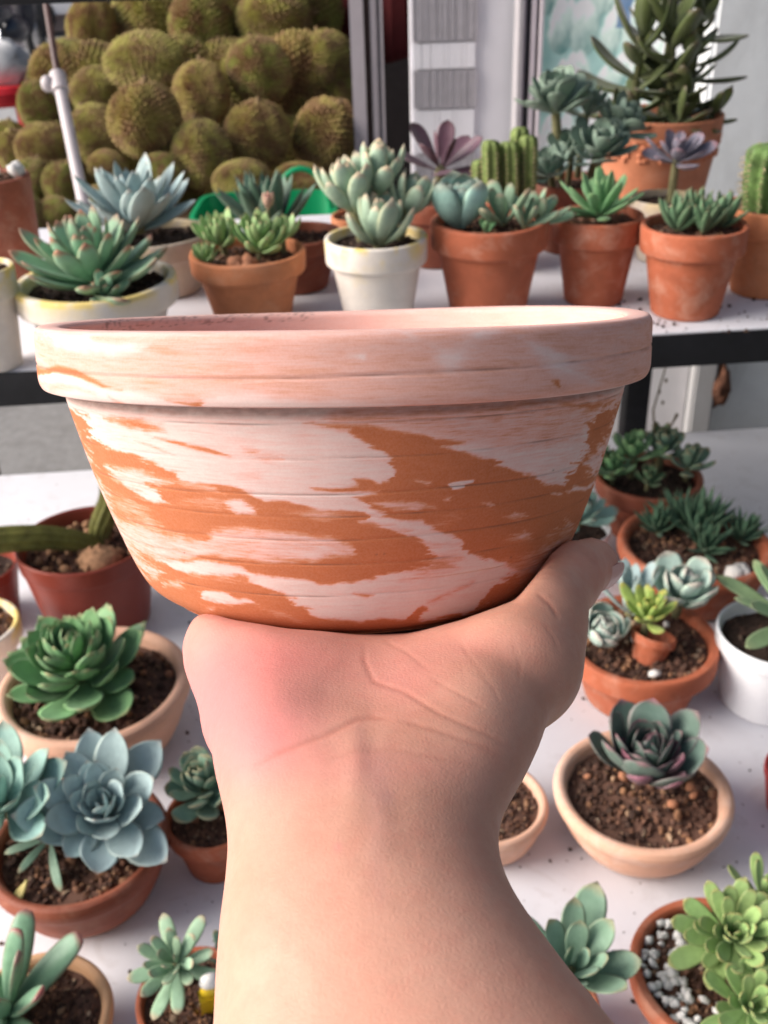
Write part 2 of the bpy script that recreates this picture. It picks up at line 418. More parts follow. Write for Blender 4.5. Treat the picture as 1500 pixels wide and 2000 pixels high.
def plank(name, o0, xa, xb, ya, yb, z0, z1, mat, bev=.002):
    """box in the rack's own direction: x along the shelf, y into the depth"""
    bm = bmesh.new(); vs_ = []
    for z in (z0, z1):
        for (a, b) in ((xa, ya), (xb, ya), (xb, yb), (xa, yb)):
            p = Vector((o0.x, o0.y, 0)) + AX * a + AY * b; vs_.append(bm.verts.new((p.x, p.y, z)))
    for q in ((3, 2, 1, 0), (4, 5, 6, 7), (0, 1, 5, 4), (1, 2, 6, 5), (2, 3, 7, 6), (3, 0, 4, 7)): bm.faces.new([vs_[i] for i in q])
    if bev: bmesh.ops.bevel(bm, geom=bm.edges[:], offset=bev, segments=2, affect='EDGES', profile=.5)
    me = bpy.data.meshes.new(name); bm.to_mesh(me); bm.free(); me.materials.append(mat)
    me.polygons.foreach_set('use_smooth', [True] * len(me.polygons)); me.set_sharp_from_angle(angle=R(40))
    return link(name, me, rack)
plank('shelf_board', F0, -.62, .72, .003, .50, UPZ - .012, UPZ, BOARD)
plank('rail', F0, -.63, .73, -.002, .0015, UPZ - .032, UPZ - .001, BLACKM, .0008)
plank('rail', F0, -.63, .73, .0025, .030, UPZ - .0165, UPZ - .0135, BLACKM, .0008)
plank('rail', F0, -.63, .73, .501, .504, UPZ - .032, UPZ - .001, BLACKM, .0008)
OB = B0
def to_rack(P, o0): q = P - Vector((o0.x, o0.y, P.z)); return q.dot(AX), q.dot(AY)
plank('shelf_board', OB, -.45, 1.1, -1.02, 0, LOZ - .012, LOZ, BOARD)
plank('rail', OB, -.46, 1.11, .001, .004, LOZ - .032, LOZ - .002, BLACKM, .0008)
plank('rail', OB, -.46, 1.11, -1.025, -1.022, LOZ - .032, LOZ - .002, BLACKM, .0008)
px_, py_ = to_rack(on_y(1240, 880, B0.y + .05), OB)
for xx in (px_,):
    plank('post', OB, xx - .017, xx + .017, .0055, .0085, 0, UPZ - .034, BLACKM, .0008)
    plank('post', OB, xx - .017, xx - .014, .0095, .036, 0, UPZ - .034, BLACKM, .0008)
for xx, yy in ((-.47, 0.0), (1.12, 0.0), (-.47, -1.02), (1.12, -1.02)):
    plank('post', OB, xx - .017, xx + .017, yy, yy + .003, 0, LOZ - .002, BLACKM, .0008)
fx, fy = to_rack(Vector((F0.x, F0.y, 0)), OB)
TT = on_y(0, 10, F0.y - .02).z
for xx in (fx - .66, fx + .76):
    plank('post', OB, xx - .017, xx + .017, fy - .006, fy - .003, 0, TT + .03, BLACKM, .0008)
plank('rail', F0, -.70, .80, -.010, -.007, TT, TT + .028, BLACKM, .0008)

# ---- shop building behind the rack
WALLW = None
def wallmat(name, c, dirt, scale=3):
    n = NT(name); co = n.coord('Object', (1, 1, .35)); f = n.noise(co, scale, 7, .65, .6); g = n.noise(n.coord('Object'), 40, 5, .6)
    c_ = n.mix(n.ramp(f, [(.48, 0), (.75, .7)]), c, dirt); c_ = n.mix(.15, c_, n.ramp(g, [(.3, [x * .7 for x in c]), (.7, [min(1, x * 1.1) for x in c])]))
    n.bump(g, .2, .003); return n.done(c_, .75, .3)
WALL = wallmat('whitewash_wall', (.68, .71, .73), (.38, .39, .39), 9)
LILAC = wallmat('lilac_painted_wood', (.46, .42, .46), (.22, .19, .21))
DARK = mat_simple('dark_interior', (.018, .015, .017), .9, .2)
def slab(name, x0, x1, y0, y1, z0, z1, mat, label, cat, bev=.004):
    bm = bmesh.new(); vs_ = [bm.verts.new((x, y, z)) for z in (z0, z1) for (x, y) in ((x0, y0), (x1, y0), (x1, y1), (x0, y1))]
    for q in ((3, 2, 1, 0), (4, 5, 6, 7), (0, 1, 5, 4), (1, 2, 6, 5), (2, 3, 7, 6), (3, 0, 4, 7)): bm.faces.new([vs_[i] for i in q])
    if bev: bmesh.ops.bevel(bm, geom=bm.edges[:], offset=bev, segments=2, affect='EDGES')
    me = bpy.data.meshes.new(name); bm.to_mesh(me); bm.free(); me.materials.append(mat)
    me.polygons.foreach_set('use_smooth', [True] * len(me.polygons)); me.set_sharp_from_angle(angle=R(40))
    o = link(name, me)
    if label: tag(o, label, cat)
    return o
WY = 1.62
xr = on_y(1384, 150, WY).x
wl = slab('side_wall', xr, xr + 1.6, WY, WY + .2, 0, 2.9, WALL, 'grey-white plastered wall with faint stains at the right behind the cactus pot', 'wall', .006)
# lower column and edge strip
xc0, xc1 = on_y(1343, 800, WY).x, on_y(1386, 800, WY).x
slab('wall_column', on_y(1342, 800, WY - .03).x, on_y(1384, 800, WY - .03).x, WY - .05, WY - .002, 0, UPZ - .1, wallmat('grey_column', (.45, .45, .46), (.3, .3, .3)), 'narrow grey upright column below the upper shelf against the white wall', 'column')
slab('leaning_board', on_y(1215, 800, WY).x - .12, on_y(1340, 800, WY - .02).x, WY - .02, WY + .02, 0, UPZ - .1, wallmat('white_panel', (.74, .72, .74), (.5, .4, .33), 5), 'white upright board with brown-stained edge behind the rack post', 'panel')
# rusty knot on the wall
kp = on_y(1402, 750, WY - .03); b = MB(); b.ball(kp, (.020, .03, .042), 14, 10)
rs = random.Random(4)
for q in b.v:
    A = noise2(q.x * 60, q.z * 50, 1); q += Vector((.004 * A, .004 * A, .005 * math.sin(q.x * 300)))
tag(b.obj('rusty_bracket', [mat_simple('rust', (.12, .055, .035), .9, .2, .6, 80, .6)]), 'small dark brown rusty lump on the white wall below the upper shelf', 'bracket')
# poster / printed glass
PY = 1.78
px0, px1 = on_y(1048, 150, PY).x, on_y(1392, 150, PY).x; pz0, pz1 = 0.80, 1.50
gw, gh = 150, 320
X, Z = np.meshgrid(np.linspace(0, 1, gw), np.linspace(0, 1, gh))
def vnoise(x, y, seed=0):
    xi = np.floor(x).astype(np.int64); yi = np.floor(y).astype(np.int64); xf = x - xi; yf = y - yi
    def h(a, b):
        q = (a * 374761393 + b * 668265263 + seed * 1442695041) & 0xFFFFFFFF
        q = ((q ^ (q >> 13)) * 1274126177) & 0xFFFFFFFF; return ((q ^ (q >> 16)) & 0xFFFF) / 65535.0
    u_ = xf * xf * (3 - 2 * xf); v_ = yf * yf * (3 - 2 * yf)
    return (h(xi, yi) * (1 - u_) + h(xi + 1, yi) * u_) * (1 - v_) + (h(xi, yi + 1) * (1 - u_) + h(xi + 1, yi + 1) * u_) * v_
def fbm(x, y, seed=0, oc=4, g=.55):
    s = 0; a = 1; t = 0
    for i in range(oc): s = s + a * vnoise(x * 2 ** i, y * 2 ** i, seed + i * 17); t += a; a *= g
    return s / t
base = fbm(X * 4, Z * 14, 3)
colr = np.stack([.16 + .35 * base, .36 + .35 * base, .34 + .32 * base], -1)
rs = random.Random(12)
trees = sorted([(rs.random(), rs.random() * 1.05, rs.uniform(.055, .10)) for _ in range(230)], key=lambda t: -t[1])
for (tx, tz, tw) in trees:
    dz = (Z - tz); th = tw * .62
    hh = np.clip((dz + th) / (2 * th), 0, 1); wd = tw * np.sqrt(np.clip(1 - ((dz) / th) ** 2, 0, 1)) * (1 - .35 * hh) * (.75 + .5 * fbm(X * 40, Z * 60, int(tx * 99)))
    m = np.clip((wd - np.abs(X - tx)) / (tw * .25), 0, 1)[..., None]
    sh = np.clip(.25 + .75 * hh - .25 * (X - tx) / tw + .5 * (fbm(X * 30, Z * 40, 5) - .5), 0, 1)[..., None]
    sh = sh ** 1.3; tc = np.array([.04, .20, .19]) * (1 - sh) + np.array([.88, .97, .88]) * sh
    colr = colr * (1 - m) + tc * m
mm = (np.abs(X - .47) < .05 + .015 * np.sin(Z * 40)) & (Z > .56) ; mm2 = (np.abs(X - .60) < .035) & (Z > .50)
colr[mm | mm2] = colr[mm | mm2] * .2 + np.array([.05, .12, .30]) * .8  # blue reflections painted into the print colours
mm = (X > .70); colr[mm] = colr[mm] * .15 + np.array([.74, .72, .78]) * .85
mm = (X > .75) & (X < .83) & (Z > .55); colr[mm] = (.02, .02, .03)  # black reflection, likewise painted in
vv = np.stack([px0 + X * (px1 - px0), np.full_like(X, PY), pz0 + Z * (pz1 - pz0)], -1).reshape(-1, 3)
idx = np.arange(gw * gh).reshape(gh, gw); ff = np.stack([idx[:-1, :-1], idx[:-1, 1:], idx[1:, 1:], idx[1:, :-1]], -1).reshape(-1, 4)
n = NT('poster_print_reflections'); at = n.n('ShaderNodeAttribute', attribute_name='ink_reflections').outputs['Color']; PM = n.done(at, .25, .5)
pm = mesh_from('poster', vv.tolist(), ff.tolist(), PM, True)
ca = pm.color_attributes.new('ink_reflections', 'FLOAT_COLOR', 'POINT'); ca.data.foreach_set('color', np.concatenate([np.clip(colr * 1.3 + .02, 0, .93), np.ones((gh, gw, 1))], -1).astype(np.float32).ravel())
po = tag(link('poster', pm), 'glossy printed panel of frosted blue-green pine trees behind the big crassula', 'poster')
bk = MB().box(((px0 + px1) / 2, PY + .012, (pz0 + pz1) / 2), ((px1 - px0) / 2, .01, (pz1 - pz0) / 2)).obj('backing_board', [WHITEPL], po)
# window frame bars
wf = empty('window_frame', (px0 - .03, PY, 0), 'grey and black aluminium uprights between the white shutter and the tree poster', 'frame')
ALU = mat_simple('aluminium_grey', (.38, .36, .38), .4, .5, .12, 20, Metallic=0.0); DKB = mat_simple('frame_gap_black', (.02, .02, .022), .5)
xa = on_y(1004, 200, PY).x; xb = px0; W_ = xb - xa
for (a, b_, mt, dy) in ((0, .2, ALU, .0), (.23, .36, LILAC, .012), (.38, .55, DKB, .035), (.57, .76, LILAC, .0), (.78, .9, DKB, .03), (.91, 1.04, LILAC, -.012)):
    s = MB().box((xa + W_ * (a + b_) / 2 - wf.location.x, dy, 1.2), (W_ * (b_ - a) / 2, .03, 1.2)); s.obj('upright', [mt], wf)
# ribbed white shutter
SY = 1.84
sx0, sx1 = on_y(803, 200, SY).x, on_y(1006, 200, SY).x; sxm = on_y(936, 200, SY).x
sh = empty('ribbed_shutter', (sx0, SY, 0), 'white panel with bands of fine grey vertical ribs behind the purple succulent', 'panel')
SHW = mat_simple('shutter_white', (.68, .67, .71), .45, .5, .05, 12); SHG = mat_simple('shutter_grey', (.40, .38, .41), .5, .5, .12, 60)
MB().box(((sx1 - sx0) / 2, .03, 1.3), ((sx1 - sx0) / 2, .02, 1.3)).obj('sheet', [SHW], sh)
zb = [on_y(870, y_, SY).z for y_ in (-140, -60, 82, 136, 213, 300, 380)]
for i in range(6):
    z1_, z0_ = zb[i], zb[i + 1]; grey = i in (1, 3, 5)
    wN = 26 if grey else 14; xe = (sxm - sx0) if grey else (sxm - sx0) * (.97)
    mb = MB(); rs = random.Random(i)
    for k in range(wN):
        xx = .004 + (xe - .008) * (k + .5) / wN + rs.uniform(-.0006, .0006); mb.box((xx, .006 if grey else .008, (z0_ + z1_) / 2), ((xe / wN) * (.32 if grey else .46), .005, (z1_ - z0_) / 2 - .0015))
    o = mb.obj('rib_band', [SHG if grey else SHW], sh); tag(o, kind='stuff')
# dark doorway, lilac jamb
jx0, jx1 = on_y(690, 200, 2.35).x, on_y(751, 200, 2.35).x
jb = empty('door_jamb', (jx0, 2.35, 0), 'weathered lilac wooden door jamb between the durian pile and the dark opening', 'door frame')
for (a, b_, mt, dy) in ((0, .42, LILAC, 0), (.44, .6, mat_simple('brown_trim', (.10, .06, .05), .6), .02), (.62, .8, LILAC, .006), (.82, .92, ALU, .02), (.93, 1, LILAC, .0)):
    MB().box(((jx1 - jx0) * (a + b_) / 2, dy, 1.3), ((jx1 - jx0) * (b_ - a) / 2, .04, 1.3)).obj('board', [mt], jb)
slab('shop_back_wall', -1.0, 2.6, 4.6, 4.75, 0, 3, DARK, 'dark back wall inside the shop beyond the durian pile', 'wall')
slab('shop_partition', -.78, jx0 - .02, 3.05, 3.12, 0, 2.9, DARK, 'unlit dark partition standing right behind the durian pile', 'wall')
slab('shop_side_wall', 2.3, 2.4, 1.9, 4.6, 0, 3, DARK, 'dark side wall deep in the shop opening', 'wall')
ctop = on_y(775, 30, 3.0)
b = MB(); rs = random.Random(2); nx, nz = 16, 12
vv = [(ctop.x - .22 + .55 * i / nx, 3.0 + .02 * math.sin(i * 1.7), ctop.z + .25 - .36 * k / nz + .01 * math.sin(i)) for k in range(nz + 1) for i in range(nx + 1)]
b.add(vv, [(k * (nx + 1) + i, k * (nx + 1) + i + 1, (k + 1) * (nx + 1) + i + 1, (k + 1) * (nx + 1) + i) for k in range(nz) for i in range(nx)])
co_ = b.obj('maroon_cloth', [mat_simple('maroon_cloth', (.10, .008, .010), .9)]); tag(co_, 'dark maroon cloth hanging high in the black doorway', 'cloth')
md = co_.modifiers.new('solid', 'SOLIDIFY'); md.thickness = .004
SKYBLK = mat_simple('sky_blocker_sheet', (.30, .31, .33), .6)
slab('sky_blocker_roof', -1.0, 3.2, 1.45, 5.0, 2.62, 2.68, SKYBLK, 'unseen grey sheet roof added over the shop front to cut sky light', 'roof')  # out-of-view roof, added to shade the durians and shop from the sky
slab('fill_blocker', 1.25, 1.27, -1.5, 1.55, 0, 2.6, mat_simple('dark_blocker', (.06, .065, .07), .7), 'dark sheet out of view right of the rack, added to block fill light', 'fill_blocker')  # unseen sheet, added to keep fill light off the right side

# ---- durian pile
n = NT('durian_skin'); co = n.coord('Object'); rn = n.rnd()
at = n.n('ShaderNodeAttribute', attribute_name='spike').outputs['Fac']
f = n.noise(co, 2.2, 4, .6, .3, n.math('MULTIPLY', rn, 50))
grn = n.ramp(rn, [(0, (.50, .48, .12)), (.35, (.38, .41, .09)), (.7, (.50, .42, .12)), (1, (.33, .35, .085))], 'CONSTANT')
s_ = n.n('ShaderNodeSeparateXYZ'); g_ = n.n('ShaderNodeNewGeometry'); 
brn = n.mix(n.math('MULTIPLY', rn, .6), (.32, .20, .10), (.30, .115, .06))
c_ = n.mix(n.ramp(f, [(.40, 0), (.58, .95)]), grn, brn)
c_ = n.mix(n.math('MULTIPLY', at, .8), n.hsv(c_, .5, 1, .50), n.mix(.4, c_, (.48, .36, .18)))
DUR = n.done(c_, .7, .25)
def durian_mesh(seed):
    rs = random.Random(seed); bm = bmesh.new(); bmesh.ops.create_icosphere(bm, subdivisions=4, radius=1)
    for v in bm.verts: v.co = (v.co + Vector((rs.uniform(-1, 1), rs.uniform(-1, 1), rs.uniform(-1, 1))) * .024).normalized()
    r_ = bmesh.ops.poke(bm, faces=bm.faces[:]); tips = set(v for v in r_['verts'])
    el = rs.uniform(1.02, 1.22); ph = rs.uniform(0, 6); vv = []; sp = []
    ax = [rs.uniform(-.12, .12) for _ in range(6)]
    for v in bm.verts:
        p = v.co.normalized(); A = math.atan2(p.y, p.x); cosl = math.sqrt(max(0, 1 - p.z * p.z))
        r = 1 + .055 * cosl * math.cos(5 * A + ph) + .06 * p.x * ax[0] + ax[1] * p.x * p.y + ax[2] * p.y * p.z + ax[3] * p.x * p.z
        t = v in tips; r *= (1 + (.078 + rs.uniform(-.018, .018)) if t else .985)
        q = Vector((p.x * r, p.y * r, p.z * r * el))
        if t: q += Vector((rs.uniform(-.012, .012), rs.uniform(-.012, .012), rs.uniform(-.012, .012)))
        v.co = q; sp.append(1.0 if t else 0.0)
    me = bpy.data.meshes.new('durian'); bm.to_mesh(me); bm.free(); me.materials.append(DUR)
    a_ = me.attributes.new('spike', 'FLOAT', 'POINT'); a_.data.foreach_set('value', sp)
    return me, el
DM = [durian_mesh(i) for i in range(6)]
STK = mat_simple('durian_stalk', (.20, .13, .06), .8)
stalk_me = MB().tube([(0, 0, 0), (.02, .01, .12), (.05, .02, .22)], [.11, .07, .085], 8).mesh('stalk', [STK])
# (u, v, width, height px, depth m, tone words)
D_ = [
 (395, 55, 140, 128, 2.52, 'reddish-brown durian in the top row, left of the one touching the frame edge'),
 (535, 38, 150, 118, 2.50, 'brown durian at the very top centre of the pile'),
 (508, 137, 126, 122, 2.30, 'yellow-green durian with brown cap in the second row of the right column'),
 (632, 125, 120, 118, 2.45, 'dim olive durian in shade at the right end of the second row'),
 (395, 182, 120, 108, 2.28, 'round olive durian with brown top just below the reddish one'),
 (505, 265, 126, 132, 2.18, 'durian half brown half yellow-green in the middle of the right column'),
 (640, 265, 138, 150, 2.25, 'large yellow-olive durian at the lower right end of the pile'),
 (285, 237, 142, 148, 2.12, 'big round brownish durian bulging out at the centre of the pile'),
 (395, 300, 116, 128, 2.12, 'olive green durian directly above the green basket rim'),
 (180, 55, 92, 112, 2.55, 'small olive durian at the upper left slope beside the dark pole top'),
 (252, 62, 128, 112, 2.62, 'pale green durian behind the long brown one near the top left'),
 (285, 122, 172, 110, 2.32, 'long brown-green durian lying sideways across the upper left'),
 (245, 12, 110, 80, 2.8, 'green durian half cut by the top of the view on the left'),
 (192, 180, 112, 92, 2.38, 'bright green durian right of the pole joint'),
 (188, 262, 112, 116, 2.22, 'brownish green durian right of the white pole middle'),
 (78, 216, 84, 112, 2.42, 'olive durian at the left rim of the slope near the red stool'),
 (132, 125, 112, 92, 2.50, 'brown olive durian crossed by the joint of the pole'),
 (85, 290, 112, 92, 2.25, 'yellow-olive durian on the left slope, left of the white pole'),
 (130, 365, 92, 96, 2.10, 'green durian behind the white pole near its foot'),
 (112, 418, 84, 66, 2.02, 'tan durian peeking over the green rosette in the white pot'),
 (212, 330, 84, 70, 2.12, 'small brown durian just above the tips of the blue-grey rosette'),
 (318, 335, 92, 74, 2.10, 'greenish durian half hidden by the blue-grey rosette'),
 (472, 352, 116, 76, 2.06, 'brown durian sunk behind the spiky dark rosette'),
 (35, 300, 84, 92, 2.30, 'olive durian at the lowest left of the pile above the tall brown pot'),
 (62, 362, 88, 104, 2.12, 'brown-green durian right beside the rim of the tall brown pot'),
 (92, 165, 76, 100, 2.50, 'olive durian at the upper left flank beside the pole joint'),
 (20, 280, 76, 86, 2.42, 'yellow-green durian cut by the left edge of the view'),
 (590, 352, 110, 70, 2.12, 'dim brown durian at the bottom right behind the basket handle'),
 (612, 32, 112, 96, 2.66, 'dark brown durian in shade at the top right of the pile'),
 (330, -30, 130, 90, 2.72, 'durian mostly above the view between the pale green and reddish ones'),
 (458, -48, 140, 110, 2.66, 'durian above the top row mostly out of view'),
 (672, 205, 90, 110, 2.48, 'dim olive durian pressed against the lilac door jamb'),
 (238, 330, 90, 90, 2.38, 'brown durian deep behind the blue-grey rosette tips'),
 (150, 318, 90, 90, 2.28, 'olive durian left of the white pole foot'),
 (55, 430, 100, 90, 2.02, 'durian hidden low behind the tall brown pot'),
 (200, 410, 110, 90, 2.05, 'durian behind the blue-grey rosette leaves'),
]
rs = random.Random(21)
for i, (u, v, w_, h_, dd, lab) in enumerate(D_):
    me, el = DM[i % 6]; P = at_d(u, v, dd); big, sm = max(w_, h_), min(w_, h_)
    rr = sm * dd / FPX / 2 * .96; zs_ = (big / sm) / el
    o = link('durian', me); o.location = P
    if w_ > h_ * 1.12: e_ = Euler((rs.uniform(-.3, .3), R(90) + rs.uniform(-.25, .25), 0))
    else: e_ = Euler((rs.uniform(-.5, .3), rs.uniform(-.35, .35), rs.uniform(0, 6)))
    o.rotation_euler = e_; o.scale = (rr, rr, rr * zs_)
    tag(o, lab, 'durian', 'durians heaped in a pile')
    k_ = link('stalk', stalk_me, o, loc=(0, 0, el * .98))
# what the pile stands on
TX0, TX1 = on_y(-60, 300, 2.1).x - .1, on_y(690, 300, 2.3).x
tb = empty('durian_table', ((TX0 + TX1) / 2, 2.45, 0), 'low dark wooden table under the durian heap', 'table')
TBW = mat_simple('table_wood', (.10, .06, .035), .7, .3, .4, 12, .2); hw = (TX1 - TX0) / 2
MB().box((0, 0, .77), (hw, .62, .02)).obj('tabletop', [TBW], tb)
for sx in (-1, 1):
    for sy in (-1, 1): MB().box((sx * (hw - .05), sy * .55, .375), (.03, .03, .375)).obj('leg', [TBW], tb)
# lower, unseen core of the heap
for i in range(34):
    rs2 = random.Random(500 + i); me, el = DM[i % 6]; o = link('durian', me)
    t = i / 34; lay = i // 14
    o.location = (TX0 + .15 + (TX1 - TX0 - .3) * ((i % 7) + rs2.uniform(-.2, .2)) / 6, 2.50 + .2 * ((i // 7) % 2) + .20 * lay + rs2.uniform(-.03, .03), .87 + .15 * lay)
    if lay == 2: o.location.x = TX0 + .35 + (TX1 - TX0 - .45) * ((i % 6)) / 5.2
    s_ = rs2.uniform(.078, .092); o.scale = (s_, s_, s_); o.rotation_euler = (rs2.uniform(-.6, .6), rs2.uniform(-.6, .6), rs2.uniform(0, 6))
    tag(o, 'shaded durian deep inside the heap, mostly hidden by those in front', 'durian', 'durians inside the heap')
# ---- green basket with hoop handle
bc = on_z(520, 425, .80); bc = on_y(520, 412, 1.72)
bk_ = empty('green_basket', (bc.x, bc.y, bc.z - .16), 'bright green plastic basket with a hoop handle in front of the durians', 'basket')
b = MB(); L_, W2, H2 = on_y(655, 390, 1.72).x - bc.x, .10, .17
prof = []
for (zz, s1) in ((0, .86), (.004, .87), (H2 - .025, .985), (H2 - .022, 1.02), (H2, 1.03), (H2, .96), (H2 - .02, .95), (.01, .82)): prof.append((zz, s1))
vv = []; ff = []; N_ = 48
for (zz, s1) in prof:
    for k in range(N_):
        A = 2 * math.pi * k / N_; c1, s2 = math.cos(A), math.sin(A)
        vv.append((L_ * s1 * math.copysign(abs(c1) ** .35, c1), W2 * s1 * math.copysign(abs(s2) ** .35, s2), zz))
for i in range(len(prof) - 1):
    for k in range(N_): k2 = (k + 1) % N_; ff.append((i * N_ + k, i * N_ + k2, (i + 1) * N_ + k2, (i + 1) * N_ + k))
ff.append(tuple(range(N_ - 1, -1, -1))); ff.append(tuple((len(prof) - 1) * N_ + k for k in range(N_)))
b.add(vv, ff).obj('basket_body', [GREENPL], bk_)
hp = [(L_ * (.55 + .40 * math.cos(math.pi * (1 - t / 12))), -W2 * .3, H2 - .01 + .072 * math.sin(math.pi * t / 12)) for t in range(13)]
MB().tube(hp, .0048, 8).obj('handle', [GREENPL], bk_)
st = slab('basket_stand', bc.x - L_ * .9, bc.x + L_ * .9, bc.y - .09, bc.y + .09, 0, bc.z - .162, TBW, 'plain dark crate under the green basket', 'crate')

# ---- leaning pole
p0, p1, p2 = at_d(84, -30, 1.55), at_d(113, 150, 1.5), at_d(166, 410, 1.42)
dv = (p2 - p1).normalized(); pbot = p2 + dv * ((p2.z - .0) / -dv.z if dv.z < 0 else 1)
ptop = p0 + (p0 - p1).normalized() * .9
pl = empty('leaning_pole', pbot, 'thin leaning umbrella pole, white below its joint and dark brown above', 'pole')
def rel(p): return p - pbot
MB().tube([rel(pbot), rel(p1)], .0085, 14).obj('pole', [mat_simple('pole_white', (.52, .47, .48), .45, .5, .15, 8)], pl)
MB().tube([rel(p1 + (p1 - p2).normalized() * -.004), rel(ptop)], .0050, 12).obj('upper_tube', [mat_simple('pole_brown', (.10, .055, .05), .4, .5, .2, 10)], pl)
j = MB().tube([rel(p1 + dv * .028), rel(p1 - dv * .004)], [.0120, .0120], 14); j.ball(rel(p1 + dv * .012) + Vector((-.016, -.004, 0)), (.010, .009, .012), 12, 8)
j.obj('joint', [mat_simple('joint_grey', (.50, .45, .46), .5)], pl)

# ---- street, far left
RED = mat_simple('red_plastic', (.62, .02, .03), .4); BLK = mat_simple('black_rubber', (.015, .015, .017), .7)
CHR = mat_simple('chrome', (.6, .6, .62), .25, Metallic=1.0); 
def torus(c, Rr, r, axis='Y', n=28, m=8):
    pts = []
    for i in range(n + 1):
        A = 2 * math.pi * i / n; pts.append((c[0] + Rr * math.cos(A), c[1], c[2] + Rr * math.sin(A)))
    return MB().tube(pts, r, m, False)
def motorbike(P, rz, body, label):
    e = empty('motorbike', P, label, 'motorbike', rz, 'motorbikes parked across the way')
    bm_ = mat_simple('bike_paint', body, .3, .5, .05, 5)
    for x in (-.62, .62):
        t = torus((x, 0, .28), .24, .045); wo_ = t.obj('wheel', [BLK], e)
        r_ = MB()
        for k in range(6): A = math.pi * k / 3; r_.tube([(x, 0, .28), (x + .22 * math.cos(A), 0, .28 + .22 * math.sin(A))], .012, 5)
        r_.obj('rim', [CHR], wo_)
    b = MB(); b.ball((-.05, 0, .42), (.30, .13, .16)); b.ball((-.45, 0, .62), (.34, .11, .12)); b.ball((.38, 0, .62), (.13, .14, .32)); b.obj('body', [bm_], e)
    MB().ball((-.25, 0, .78), (.38, .12, .06)).obj('seat', [BLK], e)
    MB().tube([(.62, 0, .28), (.45, 0, .95)], .03, 8).obj('fork', [CHR], e)
    MB().tube([(.38, -.33, 1.0), (.45, -.1, .96), (.45, .1, .96), (.38, .33, 1.0)], .018, 8).obj('handlebar', [BLK], e)
    MB().ball((.54, 0, .86), (.06, .09, .08)).obj('headlight', [mat_simple('lamp_glass', (.8, .8, .78), .15)], e)
    for s in (-1, 1):
        MB().tube([(.42, s * .25, .98), (.42, s * .27, 1.15)], .008, 6).obj('mirror_stalk', [BLK], e); 
        MB().ball((.42, s * .27, 1.19), (.015, .06, .045)).obj('mirror', [BLK], e)
    MB().tube([(-.2, -.12, .25), (-.85, -.13, .34)], [.03, .045], 8).obj('exhaust', [CHR], e)
    return e
g0 = on_z(46, 135, 0)
motorbike((g0.x, g0.y, .002), R(88), (.02, .02, .03), 'black motorbike parked nearest on the street at the far left')
motorbike((g0.x + 1.3, g0.y + 1.6, .002), R(84), (.55, .55, .58), 'silver motorbike parked behind the black one')
motorbike((g0.x - 1.1, g0.y + 1.1, .002), R(85), (.60, .35, .38), 'pinkish motorbike left of the black one')
# red stool with a white bag
sp_ = on_y(-4, 162, 4.2); SH = sp_.z / .65
se = empty('red_stool', (sp_.x, sp_.y, 0), 'red plastic stool at the far left beside the durian slope', 'stool'); se.scale = (1.1, 1.1, SH)
MB().lathe([(0, .60), (.17, .60), (.18, .61), (.18, .635), (.165, .65), (0, .65)], 28).obj('seat', [RED], se)
for k in range(4):
    A = math.pi / 4 + k * math.pi / 2; MB().tube([(.15 * math.cos(A), .15 * math.sin(A), .61), (.21 * math.cos(A), .21 * math.sin(A), 0)], [.032, .024], 8).obj('leg', [RED], se)
b = MB(); b.box((0, 0, .3), (.16, .012, .03)); b.box((0, 0, .3), (.012, .155, .031)); b.obj('brace', [RED], se)
b = MB().ball((sp_.x + .02, sp_.y - .02, sp_.z + .06), (.13, .10, .09), 16, 12)
for q in b.v: q += Vector((.012 * noise2(q.x * 30, q.z * 30), 0, .01 * noise2(q.y * 30, q.x * 30, 2)))
tag(b.obj('white_bag', [mat_simple('bag_white', (.7, .7, .7), .5)]), 'crumpled white bag lying on the red stool', 'bag')
# low red-orange crate on ground, near left
cp = on_y(-5, 262, 4.0)
# parked car and shop fronts across the road
def car(P, rz, body, label):
    e = empty('parked_car', P, label, 'car', rz, 'cars parked across the road'); pm_ = mat_simple('car_paint', body, .25, .6, .03, 2)
    sec = [(-2.1, .45, .85), (-1.9, .3, .98), (-1.1, .28, 1.02), (-.75, .28, 1.08), (.9, .28, 1.0), (1.9, .3, .82), (2.1, .42, .68)]
    vv = []; ff = []
    for (x, z0, z1) in sec:
        for (yy, zz) in ((-.80, z0), (-.86, z0 + .2), (-.82, z1), (.82, z1), (.86, z0 + .2), (.80, z0)): vv.append((x, yy, zz))
    for i in range(len(sec) - 1):
        for k in range(6): k2 = (k + 1) % 6; ff.append((i * 6 + k, (i + 1) * 6 + k, (i + 1) * 6 + k2, i * 6 + k2))
    ff.append((5, 4, 3, 2, 1, 0)); ff.append(tuple(36 + k for k in range(6)))
    MB().add(vv, ff).obj('body', [pm_], e)
    gl = mat_simple('car_glass', (.03, .035, .04), .1); vv = []
    for (x, z, yw) in ((-1.75, 1.0, .78), (-1.35, 1.48, .62), (.25, 1.50, .62), (1.0, 1.0, .78)): vv += [(x, -yw, z), (x, yw, z)]
    MB().add(vv, [(0, 2, 4, 6), (1, 7, 5, 3), (0, 1, 3, 2), (4, 5, 7, 6), (0, 6, 7, 1)]).obj('window', [gl], e, smooth=False)
    MB().box((-.55, 0, 1.505), (.82, .62, .02)).obj('roof', [pm_], e)
    for x in (-1.3, 1.3):
        for s in (-1, 1):
            MB().lathe([(0, -.1), (.28, -.1), (.33, -.07), (.33, .07), (.28, .1), (0, .1)], 24, Matrix.Translation((x, s * .76, .33)) @ Matrix.Rotation(R(90), 4, 'X')).obj('wheel', [BLK], e)
    for s in (-1, 1): MB().ball((2.02, s * .6, .68), (.08, .16, .08)).obj('headlight', [mat_simple('lamp_glass2', (.8, .8, .8), .1)], e)
